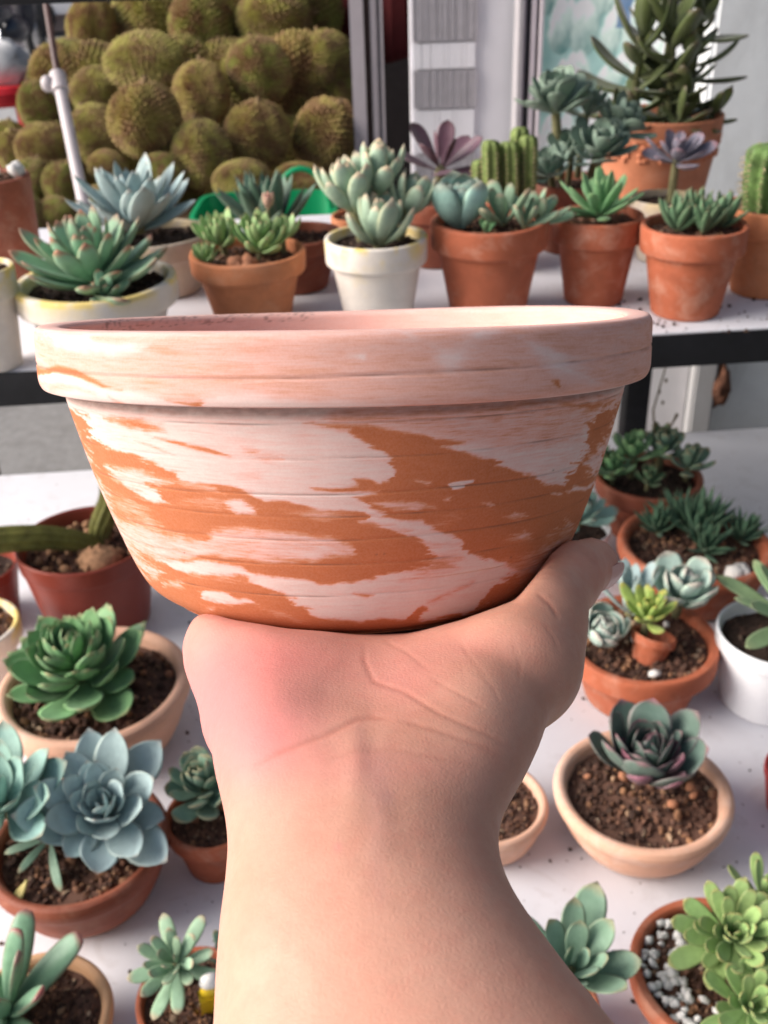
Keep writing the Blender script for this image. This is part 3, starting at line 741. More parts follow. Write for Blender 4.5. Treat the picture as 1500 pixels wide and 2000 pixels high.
g1 = on_z(40, 70, 0); car((g1.x - 1.0, g1.y + .3, .004), R(4), (.80, .78, .80), 'white parked car beyond the motorbikes on the street')
g2 = on_z(130, 40, 0); car((g2.x + 3.5, g2.y + 1.2, .004), R(2), (.10, .38, .62), 'blue parked car right of the white one on the street')
def house(x0, x1, y, h, c, label):
    e = empty('shop_house', ((x0 + x1) / 2, y, 0), label, 'building'); m_ = mat_simple('facade', c, .8, .3, .06, 1.5)
    hw_ = (x1 - x0) / 2; MB().box((0, 1.5, h / 2), (hw_, 1.5, h / 2)).obj('wall', [m_], e)
    gd = mat_simple('window_dark', (.04, .05, .06), .2); wh = mat_simple('window_frame_white', (.7, .7, .7), .5)
    k = int(hw_ * 2 / 1.6)
    for fl in range(int(h // 3)):
        for i in range(k):
            xx = -hw_ + .9 + i * (2 * hw_ - 1.8) / max(1, k - 1); zz = 1.4 + 3 * fl
            fr = MB().box((xx, -.02, zz), (.5, .04, .75)).obj('window', [wh], e)
            MB().box((xx, -.07, zz), (.43, .012, .68)).obj('pane', [gd], fr)
    MB().box((0, -.5, 2.75), (hw_, .55, .04)).obj('canopy', [mat_simple('canopy', (.75, .72, .70), .6)], e)
house(-14, -6.5, 17.5, 6.2, (.72, .70, .70), 'pale two-storey shop house across the road at the far left')
house(-6.4, 0.5, 17.7, 6.5, (.70, .58, .60), 'pinkish two-storey shop house across the road')
house(0.6, 8, 17.5, 6.2, (.6, .66, .70), 'pale blue two-storey shop house across the road behind the shop')

# ================================================================== POTTED PLANTS
def PT(e): return e[0]
L_green = leaf_mat('leaf_green_redtip', (.22, .39, .24), (.38, .12, .08), (.34, .28, .16), bloom=.4, tipstart=.88)
L_blue = leaf_mat('leaf_blue_grey', (.36, .48, .48), (.42, .36, .30), (.46, .52, .44), bloom=.5, tipstart=.95)
L_agave = leaf_mat('leaf_dark_agave', (.085, .17, .11), (.10, .05, .03), (.16, .13, .10), bloom=.25, tipstart=.95)
L_lime = leaf_mat('leaf_lime', (.26, .40, .15), (.45, .25, .15), None, bloom=.3, tipstart=.93)
L_pinkbud = leaf_mat('leaf_pink_bud', (.42, .26, .18), (.55, .22, .18), None, bloom=.3)
L_ghost = leaf_mat('leaf_ghost', (.30, .42, .30), (.62, .44, .30), (.55, .50, .28), bloom=.6, tipstart=.90, base=(.36, .38, .18))
L_purple = leaf_mat('leaf_purple', (.105, .045, .07), (.09, .04, .05), (.22, .11, .14), bloom=.3, rough=.45)
L_bgreen = leaf_mat('leaf_blue_green', (.27, .45, .39), (.28, .25, .18), (.30, .42, .28), bloom=.4)
L_dusty = leaf_mat('leaf_dusty', (.17, .25, .19), (.12, .16, .12), (.18, .24, .18), bloom=.35, rough=.65)
L_mid = leaf_mat('leaf_mid_green', (.14, .30, .13), (.18, .30, .12), (.22, .38, .18), bloom=.2, rough=.4)
L_gviol = leaf_mat('leaf_grey_violet', (.15, .14, .185), (.20, .10, .12), (.26, .16, .18), bloom=.6)
L_haw = leaf_mat('leaf_haworthia', (.085, .18, .085), (.20, .14, .07), (.2, .24, .14), bloom=.2)
L_hawd = leaf_mat('leaf_haworthia_dark', (.055, .13, .07), (.08, .10, .05), (.10, .17, .10), bloom=.15)
L_crass = leaf_mat('leaf_crassula', (.060, .080, .020), (.08, .05, .03), (.07, .10, .03), bloom=.1, rough=.35)
L_roset = leaf_mat('leaf_emerald', (.16, .33, .14), (.30, .26, .12), (.24, .38, .16), bloom=.25, tipstart=.93, rough=.45)
L_pgreen = leaf_mat('leaf_purple_green', (.080, .135, .105), (.22, .10, .12), (.24, .15, .17), bloom=.35, tipstart=.93)
L_pback = leaf_mat('leaf_mauve', (.20, .095, .12), (.28, .10, .14), (.28, .2, .2), bloom=.35)
L_finger = leaf_mat('leaf_finger_redtip', (.17, .32, .19), (.30, .04, .06), (.28, .12, .10), bloom=.3, tipstart=.90, rough=.4)
L_pale = leaf_mat('leaf_pale_green', (.24, .38, .24), (.40, .25, .16), (.35, .42, .24), bloom=.4)
L_spring = leaf_mat('leaf_spring_green', (.25, .38, .13), (.32, .22, .08), (.34, .34, .14), bloom=.25, rough=.4, tipstart=.92)
L_graygr = leaf_mat('leaf_grey_green', (.17, .29, .20), (.35, .28, .15), (.32, .36, .22), bloom=.45)
L_long = leaf_mat('leaf_long_green', (.19, .30, .14), (.25, .3, .15), (.28, .36, .2), bloom=.25)
L_frost = leaf_mat('leaf_frosted', (.34, .46, .40), (.50, .42, .36), (.42, .50, .38), bloom=.7)
L_yel = leaf_mat('leaf_yellow_green', (.30, .40, .09), (.45, .38, .08), None, bloom=.2)
L_dead = leaf_mat('leaf_yellowing', (.42, .34, .10), (.30, .18, .06), None, bloom=.1)
ECH = dict(W=.40, T=.13, a=.95, b=.42, bend=.55, cup=.28)

def pebbles(e, rad, sz, n, mat, size=.03, name='pebble', region=None, seed=3):
    rs = random.Random(seed); iv, jf = ico(); mes = []
    for q in range(4):
        s3 = Vector((1, rs.uniform(.6, .95), rs.uniform(.5, .8)))
        mes.append(mesh_from(name, [Vector((p.x * s3.x, p.y * s3.y, p.z * s3.z)) * rs.uniform(.8, 1.15) for p in iv], jf, mat, True, 60))
    for i in range(n):
        if region: x, y = region(rs)
        else: r = math.sqrt(rs.random()) * .8; A = rs.uniform(0, 6.28); x, y = r * math.cos(A), r * math.sin(A)
        link(name, mes[i % 4], e, loc=(x * rad, y * rad, sz + size * .35 + rs.uniform(0, .15) * size), rot=(rs.uniform(0, 6), rs.uniform(0, 6), 0), scale=size * rs.uniform(.6, 1.1) * .6)
PERL = mat_simple('white_stone', (.72, .70, .67), .8, .3, .12, 60, .4); TANR = mat_simple('tan_stone', (.40, .22, .12), .85, .3, .45, 120, .5)
PINKR = mat_simple('orange_stone', (.45, .20, .11), .85, .3, .4, 120, .5)

# ---------- upper shelf
e, r, s = pot('potted_plant', 'tall straight brown clay pot with pale stones at the far left of the upper shelf', -22, 345, 158, UPZ, 1.5, 'drum', TERRA2, d=.99, cat='pot')
pebbles(e, r, s, 9, PERL, .02)
e, r, s = pot('potted_plant', 'cream pot with yellow-brushed rim at the left edge of the upper shelf', -42, 522, 132, UPZ, .9, 'std', CREAM, d=.86, cat='pot')
rosette(e, L_green, (0, 0, s), r * .7, 18, seed=3, **ECH)
# C
e, r, s = pot('potted_succulent', 'green rosette with red tips in a wide cream pot with a yellow-stained rim', 186, 545, 316, UPZ, .4, 'wide', CREAM, d=.9, soil=1, dark=True)
c = rosette(e, L_green, (-.02 * r, 0, s + .004), r * 1.02, 44, W=.34, T=.15, a=.85, b=.55, bend=.40, cup=.14, inc=(80, 4), s0=.5, hgt=.24, tilt=(4, 0), seed=4, wob=.15)
rosette(e, L_green, (.25 * r, -.55 * r, s + .006), r * .36, 9, W=.5, T=.3, a=.8, b=.5, bend=.4, cup=.1, inc=(80, 25), seed=5, tilt=(30, 10))
# D
e, r, s = pot('potted_succulent', 'large powdery blue-grey rosette in a greyish cream pot behind the green one', 303, 455, 222, UPZ, .45, 'wide', CREAMG, d=1.05, soil=0, dark=True)
rosette(e, L_blue, (-.28 * r, 0, s + .01), r * 1.28, 34, W=.36, T=.06, a=.75, b=.62, bend=.35, cup=.35, inc=(84, 16), s0=.62, hgt=.2, seed=6, mucro=.04)
# E
e, r, s = pot('potted_succulent', 'orange clay pot with three small lime rosettes and a pink bud', 483, 490, 227, UPZ, .62, 'std', TERRO, soil=2)
SEMP = dict(W=.34, T=.16, a=.7, b=.55, bend=.75, cup=.15, hgt=.45)
rosette(e, L_lime, (-.66 * r, -.35 * r, s + .006), r * .36, 26, inc=(80, 20), seed=7, **SEMP)
rosette(e, L_lime, (-.45 * r, .25 * r, s + .012), r * .62, 30, inc=(85, 20), seed=8, tilt=(15, -8), stemh=.02, **SEMP)
rosette(e, L_lime, (.22 * r, .05 * r, s + .008), r * .68, 34, inc=(85, 20), seed=9, tilt=(12, 6), stemh=.02, **SEMP)
rosette(e, L_lime, (.60 * r, .28 * r, s + .012), r * .50, 18, inc=(85, 25), seed=10, stemh=.02, **SEMP)
rosette(e, L_pinkbud, (.40 * r, .18 * r, s + .045), r * .28, 10, W=.5, T=.35, a=.7, b=.5, bend=.5, cup=.1, inc=(88, 62), seed=11, stemh=.03)
pebbles(e, r, s, 10, PINKR, .014, seed=6, region=lambda q: (q.uniform(-.35, .2), q.uniform(-.75, -.3)))
# F
e, r, s = pot('potted_succulent', 'dark green pointed rosette in a brown clay pot in front of the green basket', 572, 456, 192, UPZ, .55, 'std', TERRA2, soil=1)
rosette(e, L_agave, (-.45 * r, .05 * r, s + .004), r * 1.45, 26, W=.27, T=.09, a=.7, b=.75, bend=.15, cup=.25, inc=(86, 36), s0=.7, hgt=.1, seed=12, mucro=.05)
# G ghost plant
e, r, s = pot('potted_succulent', 'fat-leaved pale green stems with cream tips in the middle white pot', 734, 462, 202, UPZ, .86, 'std', CREAM, soil=0, dark=True)
GH = dict(W=.42, T=.26, a=.75, b=.45, bend=.45, cup=.05, mucro=.05)
rosette(e, L_ghost, (-.38 * r, .10 * r, s + .030), r * 1.02, 18, inc=(84, 40), s0=.6, hgt=.3, seed=13, tilt=(4, -12), stemh=.05, **GH)
rosette(e, L_ghost, (.05 * r, -.25 * r, s + .004), r * 1.02, 14, inc=(85, 45), s0=.7, hgt=.15, seed=14, tilt=(12, 0), stemh=.02, **GH)
rosette(e, L_ghost, (.05 * r, .32 * r, s + .042), r * .98, 16, inc=(86, 42), s0=.6, hgt=.3, seed=15, tilt=(0, 5), stemh=.06, **GH)
rosette(e, L_ghost, (.60 * r, .22 * r, s + .022), r * .85, 14, inc=(84, 40), s0=.6, hgt=.25, seed=16, tilt=(0, 18), stemh=.04, **GH)
# H
pot('potted_plant', 'small orange clay pot mostly hidden behind the white middle pot', 702, 420, 112, UPZ, .8, 'std', TERRO, d=1.13, cat='pot')
e, r, s = pot('potted_succulent', 'purple star-shaped succulent in a dark brown pot behind the middle row', 852, 388, 150, UPZ, .9, 'std', TERRA2, d=1.1)
rosette(e, L_purple, (.12 * r, 0, s + .036), r * 1.42, 10, W=.42, T=.07, a=1.1, b=.45, bend=.15, cup=.25, inc=(78, 12), s0=.62, hgt=.12, tilt=(20, 5), seed=17, stemh=.05)
# I
e, r, s = pot('potted_succulent', 'blue-green cabbage rosette and small red-tipped shoots in a large red clay pot', 956, 428, 233, UPZ, .80, 'std', TERRA, soil=3)
rosette(e, L_bgreen, (-.50 * r, -.12 * r, s + .004), r * .86, 22, W=.62, T=.16, a=.8, b=.42, bend=.95, cup=.35, inc=(86, 42), s0=.6, hgt=.15, seed=18, mucro=.05)
rosette(e, L_mid, (-.12 * r, -.52 * r, s + .004), r * .3, 4, W=.5, T=.2, inc=(60, 30), seed=19)
for i, (x, y, rr_, t) in enumerate(((.22, -.1, .80, -10), (.55, -.35, .58, 10), (.78, -.1, .60, 30))):
    rosette(e, L_pale if i else L_pale, (x * r, y * r, s + .006), r * rr_, 7, W=.36, T=.24, a=.8, b=.4, bend=.2, cup=.05, inc=(80, 35), s0=.7, hgt=.1, tilt=(5, t), seed=20 + i)
# cactus cluster behind (own pot)
def cactus_col(parent, loc, h, rad, ribs=7, bend=(0, 0), mat=None, seed=1, spine=True):
    vv = []; uv = []; ff = []; N = ribs * 6; rows = 16; rs = random.Random(seed)
    for i in range(rows + 1):
        t = i / rows; z = h * (1 - (1 - t) ** 1.6) if t > .7 else h * t * (1 - (1 - .7) ** 1.6) / .7
        rr_ = rad * (min(1, .8 + .5 * t)) * (1 if t < .75 else math.sqrt(max(0.001, 1 - ((t - .75) / .25) ** 2)))
        ox, oy = bend[0] * t * t, bend[1] * t * t
        for k in range(N):
            A = 2 * math.pi * k / N; q = rr_ * (1 + .16 * math.cos(ribs * A))
            vv.append((q * math.cos(A) + ox, q * math.sin(A) + oy, z))
    for i in range(rows):
        for k in range(N): k2 = (k + 1) % N; ff.append((i * N + k, i * N + k2, (i + 1) * N + k2, (i + 1) * N + k))
    ff.append(tuple(rows * N + k for k in range(N)))
    c = link('cactus_stem', mesh_from('cactus_stem', vv, ff, mat, True), parent, loc=loc)
    if spine:
        b = MB()
        for kk in range(ribs):
            A = 2 * math.pi * kk / ribs; nsp = int(h / .0045)
            for i in range(nsp):
                t = (i + .5) / nsp; z = h * t; rr_ = rad * 1.15 * (min(1, .8 + .5 * t)) * (1 if t < .75 else math.sqrt(max(.05, 1 - ((t - .75) / .25) ** 2)))
                p = Vector((rr_ * math.cos(A) + bend[0] * t * t, rr_ * math.sin(A) + bend[1] * t * t, z))
                for m in range(4):
                    d_ = Vector((math.cos(A) + rs.uniform(-.7, .7), math.sin(A) + rs.uniform(-.7, .7), rs.uniform(-.5, .7))).normalized() * rad * .30
                    sd = d_.orthogonal().normalized() * .0005; b.add([p - sd, p + sd, p + d_], [(0, 1, 2)])
                iv, jf = ico(); b.add([p + q * .0011 for q in iv], jf)
        o = b.obj('spines', [CSP], c, smooth=False, sharp=None); tag(o, kind='stuff')
    return c
CSP = mat_simple('cactus_spines', (.42, .33, .20), .7)
CAC = mat_simple('cactus_green', (.15, .20, .06), .6, .3, .5, 110, .4); CAC2 = mat_simple('cactus_deep_green', (.10, .17, .05), .6, .3, .5, 90, .4)
e, r, s = pot('potted_cactus', 'cluster of short ribbed cactus columns behind the large red clay pot', 985, 385, 120, UPZ, .9, 'std', TERRA2, d=1.07, cat='cactus')
for i, (x, y, h_) in enumerate(((-.75, 0, .040), (-.45, -.3, .058), (-.1, .1, .050), (.18, -.25, .056), (.45, .15, .066), (.72, -.1, .060), (-.35, .4, .045), (.1, .5, .052))):
    cactus_col(e, (x * r, y * r, s - .002), h_ * 1.15, .0085, 6, (random.uniform(-.004, .004), 0), CAC, i)
# J
e, r, s = pot('potted_succulent', 'dusty green branching rosettes in a dark pot left of the crassula', 1118, 352, 168, UPZ, .95, 'std', TERRA2, d=1.13, dark=True)
DU = dict(W=.50, T=.10, a=1.2, b=.38, bend=.35, cup=.2)
for i, (x, y, z, rr_, tx, ty, nn) in enumerate(((-.45, .1, .078, 1.02, 8, -8, 26), (.95, .25, .055, .90, 6, 25, 22), (.40, -.55, .036, .90, 25, 8, 26), (-.60, -.5, .018, .70, 20, -18, 20), (.3, .4, .07, .8, 0, 5, 16), (-.1, -.2, .03, .7, 20, 0, 18), (.7, -.2, .05, .6, 20, 10, 16))):
    rosette(e, L_dusty, (x * r, y * r, s + z), r * rr_, nn, inc=(86, 18), s0=.55, hgt=.22, tilt=(tx, ty), seed=30 + i, stemh=z * .9, **DU)
# K
e, r, s = pot('potted_succulent', 'bright green slim-leaved rosette in the red clay pot right of the large one', 1170, 420, 176, UPZ, .97, 'std', TERRA, soil=0)
rosette(e, L_mid, (0, -.05 * r, s + .006), r * 1.06, 24, W=.27, T=.14, a=.75, b=.45, bend=.12, cup=.12, inc=(84, 12), s0=.75, hgt=.15, seed=40, tilt=(3, 0))
# L
e, r, s = pot('potted_succulent', 'grey-violet flat rosette on a short stalk in a cream pot at the back right', 1302, 386, 142, UPZ, 1.0, 'std', CREAMG, d=1.09, dark=True)
rosette(e, L_gviol, (.15 * r, 0, s + .042), r * 1.10, 18, W=.46, T=.09, a=1.0, b=.4, bend=.35, cup=.3, inc=(72, -4), s0=.5, hgt=.14, seed=41, tilt=(6, 0), stemh=.045)
# M
e, r, s = pot('potted_succulent', 'small spiky green haworthia clump in the front red clay pot at the right', 1357, 438, 206, UPZ, .86, 'std', TERRA, soil=2)
for i, (x, y, rr_) in enumerate(((-.32, 0, .72), (.12, -.2, .68), (.55, .1, .66), (.1, .35, .7))):
    rosette(e, L_haw, (x * r, y * r, s + .004), r * rr_, 15, W=.30, T=.2, a=.5, b=.75, bend=.15, cup=.1, inc=(85, 42), s0=.8, hgt=.15, seed=50 + i)
# N crassula in relief pot
e, r, s = pot('potted_crassula', 'tall dark green crassula in the big terracotta pot with carved band', 1290, 222, 242, UPZ, .93, 'plain', BIGT, d=1.23, dark=True)
# carved relief band: a swag of small scrolls
b = MB(); rsx = random.Random(3); H_ = s + .25 * r
for k in range(22):
    A = 2 * math.pi * k / 22
    for q in range(9):
        t = q / 8; ang = A + .11 * math.cos(t * 7) ; zz = H_ * (.72 + .09 * math.sin(t * 7 + k)); rr2 = r * (.80 + .19 * zz / (H_ * 1.05))
        b.ball((rr2 * math.cos(ang), rr2 * math.sin(ang), zz), (.0045, .0045, .0035), 6, 4)
tag(b.obj('carved_band', [BIGT], e), kind='stuff')
def crassula_stem(e, pts, rad, pairs, L, seed):
    rs = random.Random(seed)
    st_ = MB().tube(pts, [rad * (1 - .5 * i / (len(pts) - 1)) for i in range(len(pts))], 8).obj('stem', [mat_simple('crassula_bark', (.06, .065, .025), .7, .3, .3, 100, .3)], e)
    P = [Vector(p) for p in pts]; mes = [leaf_mesh('leaf', L_crass, 1, .36, .14, .6, .45, rs.uniform(.0, .95), .2, .3, .03, seed=seed + q, wob=.2) for q in range(4)]
    for i in range(pairs):
        t = (i + .6) / pairs * (len(P) - 1); j_ = min(int(t), len(P) - 2); p = P[j_].lerp(P[j_ + 1], t - j_); tan = (P[j_ + 1] - P[j_]).normalized()
        top = i / (pairs - 1)
        for s_ in (0, 1):
            az = i * 1.45 + s_ * math.pi + rs.uniform(-.25, .25); el = 8 + 50 * top ** 2 + rs.uniform(-18, 14)
            LM = Matrix.Translation(p) @ tan.to_track_quat('Z', 'Y').to_matrix().to_4x4() @ Matrix.Rotation(az, 4, 'Z') @ Matrix.Rotation(-R(el), 4, 'Y') @ Matrix.Rotation(rs.uniform(-.4, .4), 4, 'X') @ Matrix.Scale(L * rs.uniform(.95, 1.3), 4)
            link('leaf', mes[(i + s_) % 4], st_, mat=LM)
crassula_stem(e, [(-.35 * r, 0, s), (-.45 * r, 0, s + .05), (-.42 * r, -.01, s + .11)], .006, 8, .058, 60)
crassula_stem(e, [(.1 * r, -.2 * r, s), (.05 * r, -.25 * r, s + .05), (.0, -.3 * r, s + .115)], .006, 8, .058, 61)
crassula_stem(e, [(.35 * r, .1 * r, s), (.45 * r, .1 * r, s + .06), (.48 * r, 0, s + .12), (.44 * r, 0, s + .18)], .007, 12, .060, 62)
crassula_stem(e, [(.1 * r, .3 * r, s), (.1 * r, .3 * r, s + .08), (.16 * r, .3 * r, s + .19)], .006, 10, .055, 63)
crassula_stem(e, [(.6 * r, -.3 * r, s), (.75 * r, -.3 * r, s + .02)], .004, 3, .035, 64)
crassula_stem(e, [(-.6 * r, -.2 * r, s), (-.65 * r, -.3 * r, s + .02)], .004, 3, .035, 65)
crassula_stem(e, [(.1 * r, -.5 * r, s), (.15 * r, -.6 * r, s + .02)], .004, 3, .035, 66)
pebbles(e, r, s, 30, PERL, .012, seed=8)
# O
e, r, s = pot('potted_cactus', 'ribbed round-topped cactus in an orange clay pot at the right edge', 1513, 400, 188, UPZ, .92, 'std', TERRO, soil=2, cat='cactus')
cactus_col(e, (-.12 * r, 0, s - .003), .066, .0235, 11, (0, 0), CAC2, 77)
cactus_col(e, (.45 * r, .1 * r, s - .003), .045, .018, 10, (0, 0), CAC2, 78)

# ---------- lower shelf
# P
e, r, s = pot('potted_cactus', 'deep maroon plastic pot with two drooping fuzzy cactus stems and a tan rock', 165, 1052, 262, LOZ, .74, 'plain', TERRM, soil=0, cat='cactus')
def hairy_stem(e, pts, rads, seed):
    rs = random.Random(seed); n_ = 34; P = []; Rr = []
    pv = [Vector(p) for p in pts]
    for i in range(n_):
        t = i / (n_ - 1) * (len(pv) - 1); j_ = min(int(t), len(pv) - 2); f_ = t - j_
        a0 = pv[max(j_ - 1, 0)]; a1 = pv[j_]; a2 = pv[j_ + 1]; a3 = pv[min(j_ + 2, len(pv) - 1)]
        P.append(.5 * ((2 * a1) + (a2 - a0) * f_ + (2 * a0 - 5 * a1 + 4 * a2 - a3) * f_ * f_ + (3 * a1 - a0 - 3 * a2 + a3) * f_ ** 3))
        Rr.append((rads[j_] * (1 - f_) + rads[j_ + 1] * f_) * (1 if i < n_ - 4 else [.93, .8, .55, .12][i - n_ + 4]))
    b = MB(); N = 30; b.tube(P, Rr, N)
    for i in range(n_):
        for k in range(N):
            q = b.v[i * N + k]; q += (q - P[i]) * (.09 * math.cos(10 * 2 * math.pi * k / N))
    st_ = b.obj('cactus_stem', [mat_simple('cactus_olive', (.15, .15, .035), .7, .3, .35, 90, .4)], e)
    h = MB()
    for i in range(n_ - 1):
        tan = (P[i + 1] - P[i])
        for k in range(44):
            A = 2 * math.pi * (k + rs.random()) / 44; up = tan.orthogonal().normalized(); bb = tan.normalized().cross(up); d_ = up * math.cos(A) + bb * math.sin(A)
            p = P[i] + tan * rs.random() + d_ * Rr[i] * 1.03; q = p + (d_ + tan.normalized() * rs.uniform(-.8, .8) + bb * rs.uniform(-.6, .6)) * .0028; sd = tan.normalized() * .0002
            h.add([p - sd, p + sd, q], [(0, 1, 2)])
    o = h.obj('fuzz', [mat_simple('cactus_fuzz', (.30, .25, .11), .8)], st_, smooth=False, sharp=None); tag(o, kind='stuff')
hairy_stem(e, [(.18 * r, .1 * r, s), (-.10 * r, -.02 * r, s + .016), (-.6 * r, -.25 * r, s + .032), (-1.2 * r, -.5 * r, s + .040), (-1.75 * r, -.7 * r, s + .036)], [.0085, .0105, .0125, .0135, .013], 1)
hairy_stem(e, [(.12 * r, .2 * r, s), (.20 * r, .25 * r, s + .022), (.42 * r, .35 * r, s + .055), (.44 * r, .40 * r, s + .080)], [.008, .0115, .0125, .0115], 2)
b = MB().ball((.28 * r, -.35 * r, s + .006), (.023, .018, .014), 14, 10)
for q in b.v: q += Vector((1, 1, 1)) * .002 * noise2(q.x * 160, q.y * 160 + q.z * 90, 3)
b.obj('rock', [TANR], e)
pebbles(e, r, s, 30, TANR, .012, seed=12)
pot('potted_plant', 'dark maroon pot at the left edge beside the fuzzy cactus pot', -50, 1105, 160, LOZ, .8, 'plain', TERRM, cat='pot', dark=True)
pot('potted_plant', 'cream pot with yellow brushed rim at the left edge of the lower board', -66, 1222, 200, LOZ, .75, 'std', CREAM, cat='pot')
# R
e, r, s = pot('potted_succulent', 'emerald green rosette in the large peach bowl at the left', 182, 1330, 368, LOZ, .42, 'bowl', PEACH, soil=0)
rosette(e, L_roset, (-.10 * r, .02 * r, s + .012), r * .80, 60, W=.50, T=.12, a=1.3, b=.70, bend=.55, cup=.25, inc=(86, 4), s0=.36, hgt=.55, tilt=(10, -4), seed=70, mucro=.045, wob=.12)
pebbles(e, r, s, 5, PINKR, .010, seed=15)
# S
e, r, s = pot('potted_succulent', 'two pale blue rosettes crowding the brown clay bowl at the lower left', 152, 1638, 346, LOZ, .44, 'bowl', TERRA2, soil=1)
rosette(e, L_blue, (.32 * r, .12 * r, s + .030), r * .90, 34, W=.48, T=.07, a=1.25, b=.78, bend=.35, cup=.28, inc=(84, 14), s0=.38, hgt=.16, tilt=(30, 8), seed=71, mucro=.03, stemh=.03, wob=.2)
rosette(e, L_bgreen, (-.75 * r, .10 * r, s + .040), r * .90, 28, W=.46, T=.08, a=1.15, b=.75, bend=.35, cup=.28, inc=(84, 8), s0=.4, hgt=.16, tilt=(20, -10), seed=72, stemh=.04, wob=.3)
rosette(e, L_graygr, (-.25 * r, -.10 * r, s + .020), r * .62, 8, W=.2, T=.1, a=.8, b=.5, bend=-.5, cup=.2, inc=(40, -8), s0=.8, hgt=.1, tilt=(40, 0), seed=73, stemh=.02)
lf = leaf_mesh('leaf', L_dead, .022, .55 * .02, .007, .9, .4, .3, .2)
link('leaf', lf, e, loc=(-.42 * r, -.55 * r, s + .010), rot=(.2, .6, 4.2))
# T
e, r, s = pot('potted_succulent', 'small green rosette in a red clay pot half hidden left of the forearm', 414, 1590, 186, LOZ, .70, 'std', TERRA, soil=2)
rosette(e, L_graygr, (-.08 * r, .15 * r, s + .020), r * .96, 32, W=.48, T=.18, a=.9, b=.42, bend=.5, cup=.18, inc=(84, 6), s0=.42, hgt=.6, tilt=(8, -6), seed=74, stemh=.02)
pebbles(e, r, s, 5, PINKR, .016, seed=16)
# U
e, r, s = pot('potted_succulent', 'thick finger-leaved plant with red tips in a sandy peach bowl at the bottom left corner', 62, 1990, 306, LOZ, .46, 'bowl', PEACHO, soil=3)
rosette(e, L_finger, (-.36 * r, .12 * r, s + .004), r * 1.25, 12, W=.27, T=.21, a=.55, b=.32, bend=-.1, cup=.05, inc=(78, 28), s0=.85, hgt=.1, tilt=(6, -2), seed=76, mucro=.0, base=.3)
# V
e, r, s = pot('potted_succulent', 'small pale green rosette in a red clay pot at the bottom beside the forearm', 378, 1945, 226, LOZ, .6, 'std', TERRA, soil=0)
rosette(e, L_pale, (-.20 * r, .10 * r, s + .034), r * .84, 22, W=.32, T=.17, a=.8, b=.40, bend=.1, cup=.1, inc=(82, 4), s0=.5, hgt=.2, tilt=(25, -5), seed=77, stemh=.04)
rosette(e, L_graygr, (.62 * r, .4 * r, s + .02), r * .5, 14, W=.34, T=.18, a=.8, b=.4, bend=.2, cup=.1, inc=(84, 30), seed=78, stemh=.02)
b = MB().box((0, 0, .008), (.009, .004, .011)); b.ball((0, 0, .025), (.008, .0045, .008), 12, 8)
dz = link('ornament', b.mesh('ornament', [mat_simple('yellow_enamel', (.75, .52, .02), .3), ]), e, loc=(.36 * r, -.12 * r, s + .002), rot=(.2, 0, .3)); dz.name = 'yellow_ornament'
link('ornament_head', MB().ball((0, 0, .037), (.0075, .005, .007), 12, 8).mesh('ornament_head', [mat_simple('white_enamel', (.8, .78, .74), .3)]), e, loc=(.36 * r, -.12 * r, s + .002), rot=(.2, 0, .3))
# W
pot('potted_plant', 'peach clay bowl of bare soil half hidden behind the right of the wrist', 952, 1562, 232, LOZ, .46, 'bowl', PEACH, soil=2, cat='pot')
# X
e, r, s = pot('potted_succulent', 'dark grey-green rosette with mauve leaf backs in the peach bowl at the lower right', 1256, 1537, 340, LOZ, .38, 'bowl', PEACH, soil=3)
rosette(e, L_pgreen, (.02 * r, .14 * r, s + .014), r * .90, 26, W=.56, T=.08, a=1.25, b=.62, bend=.45, cup=.30, inc=(86, 34), s0=.46, hgt=.18, tilt=(4, 0), seed=80, wob=.2, mucro=.03)
rosette(e, L_pback, (.02 * r, .00 * r, s + .020), r * .62, 8, W=.5, T=.09, a=1.1, b=.38, bend=.5, cup=.35, inc=(62, 30), s0=.9, hgt=.1, tilt=(4, 0), seed=81)
pebbles(e, r, s, 7, PINKR, .010, seed=18)
# Y
e, r, s = pot('potted_succulent', 'mixed rosettes with a tiny tipped clay pot in the red bowl right of the thumb', 1254, 1245, 296, LOZ, .46, 'wide', TERRA, soil=0)
rosette(e, L_frost, (-.62 * r, -.05 * r, s + .012), r * .50, 30, W=.62, T=.10, a=1.0, b=.34, bend=.95, cup=.35, inc=(88, 32), s0=.4, hgt=.3, tilt=(18, 12), seed=82)
rosette(e, L_yel, (.0 * r, -.10 * r, s + .034), r * .52, 20, W=.30, T=.18, a=.8, b=.45, bend=.3, cup=.1, inc=(86, 28), s0=.5, hgt=.3, tilt=(10, 0), seed=83, stemh=.02)
rosette(e, L_frost, (.58 * r, .42 * r, s + .030), r * .62, 20, W=.60, T=.14, a=.95, b=.38, bend=.75, cup=.3, inc=(86, 25), s0=.5, hgt=.35, tilt=(10, 4), seed=84, stemh=.02)
rosette(e, L_blue, (-.05 * r, .50 * r, s + .012), r * .72, 12, W=.30, T=.10, a=.8, b=.5, bend=.2, cup=.2, inc=(84, 45), s0=.8, hgt=.15, seed=85)
prof, _ = profile('std', .72); tp = MB().lathe(bevel_prof(prof), 40)
link('tiny_pot', tp.mesh('tiny_pot', [TERRA], True, 42), e, mat=Matrix.Translation((.06 * r, -.22 * r, s + .008)) @ Euler((R(-14), R(14), R(0))).to_matrix().to_4x4() @ Matrix.Scale(.0215, 4) @ Matrix.Translation((0, 0, -.7)))
pebbles(e, r, s, 5, PERL, .012, seed=19)
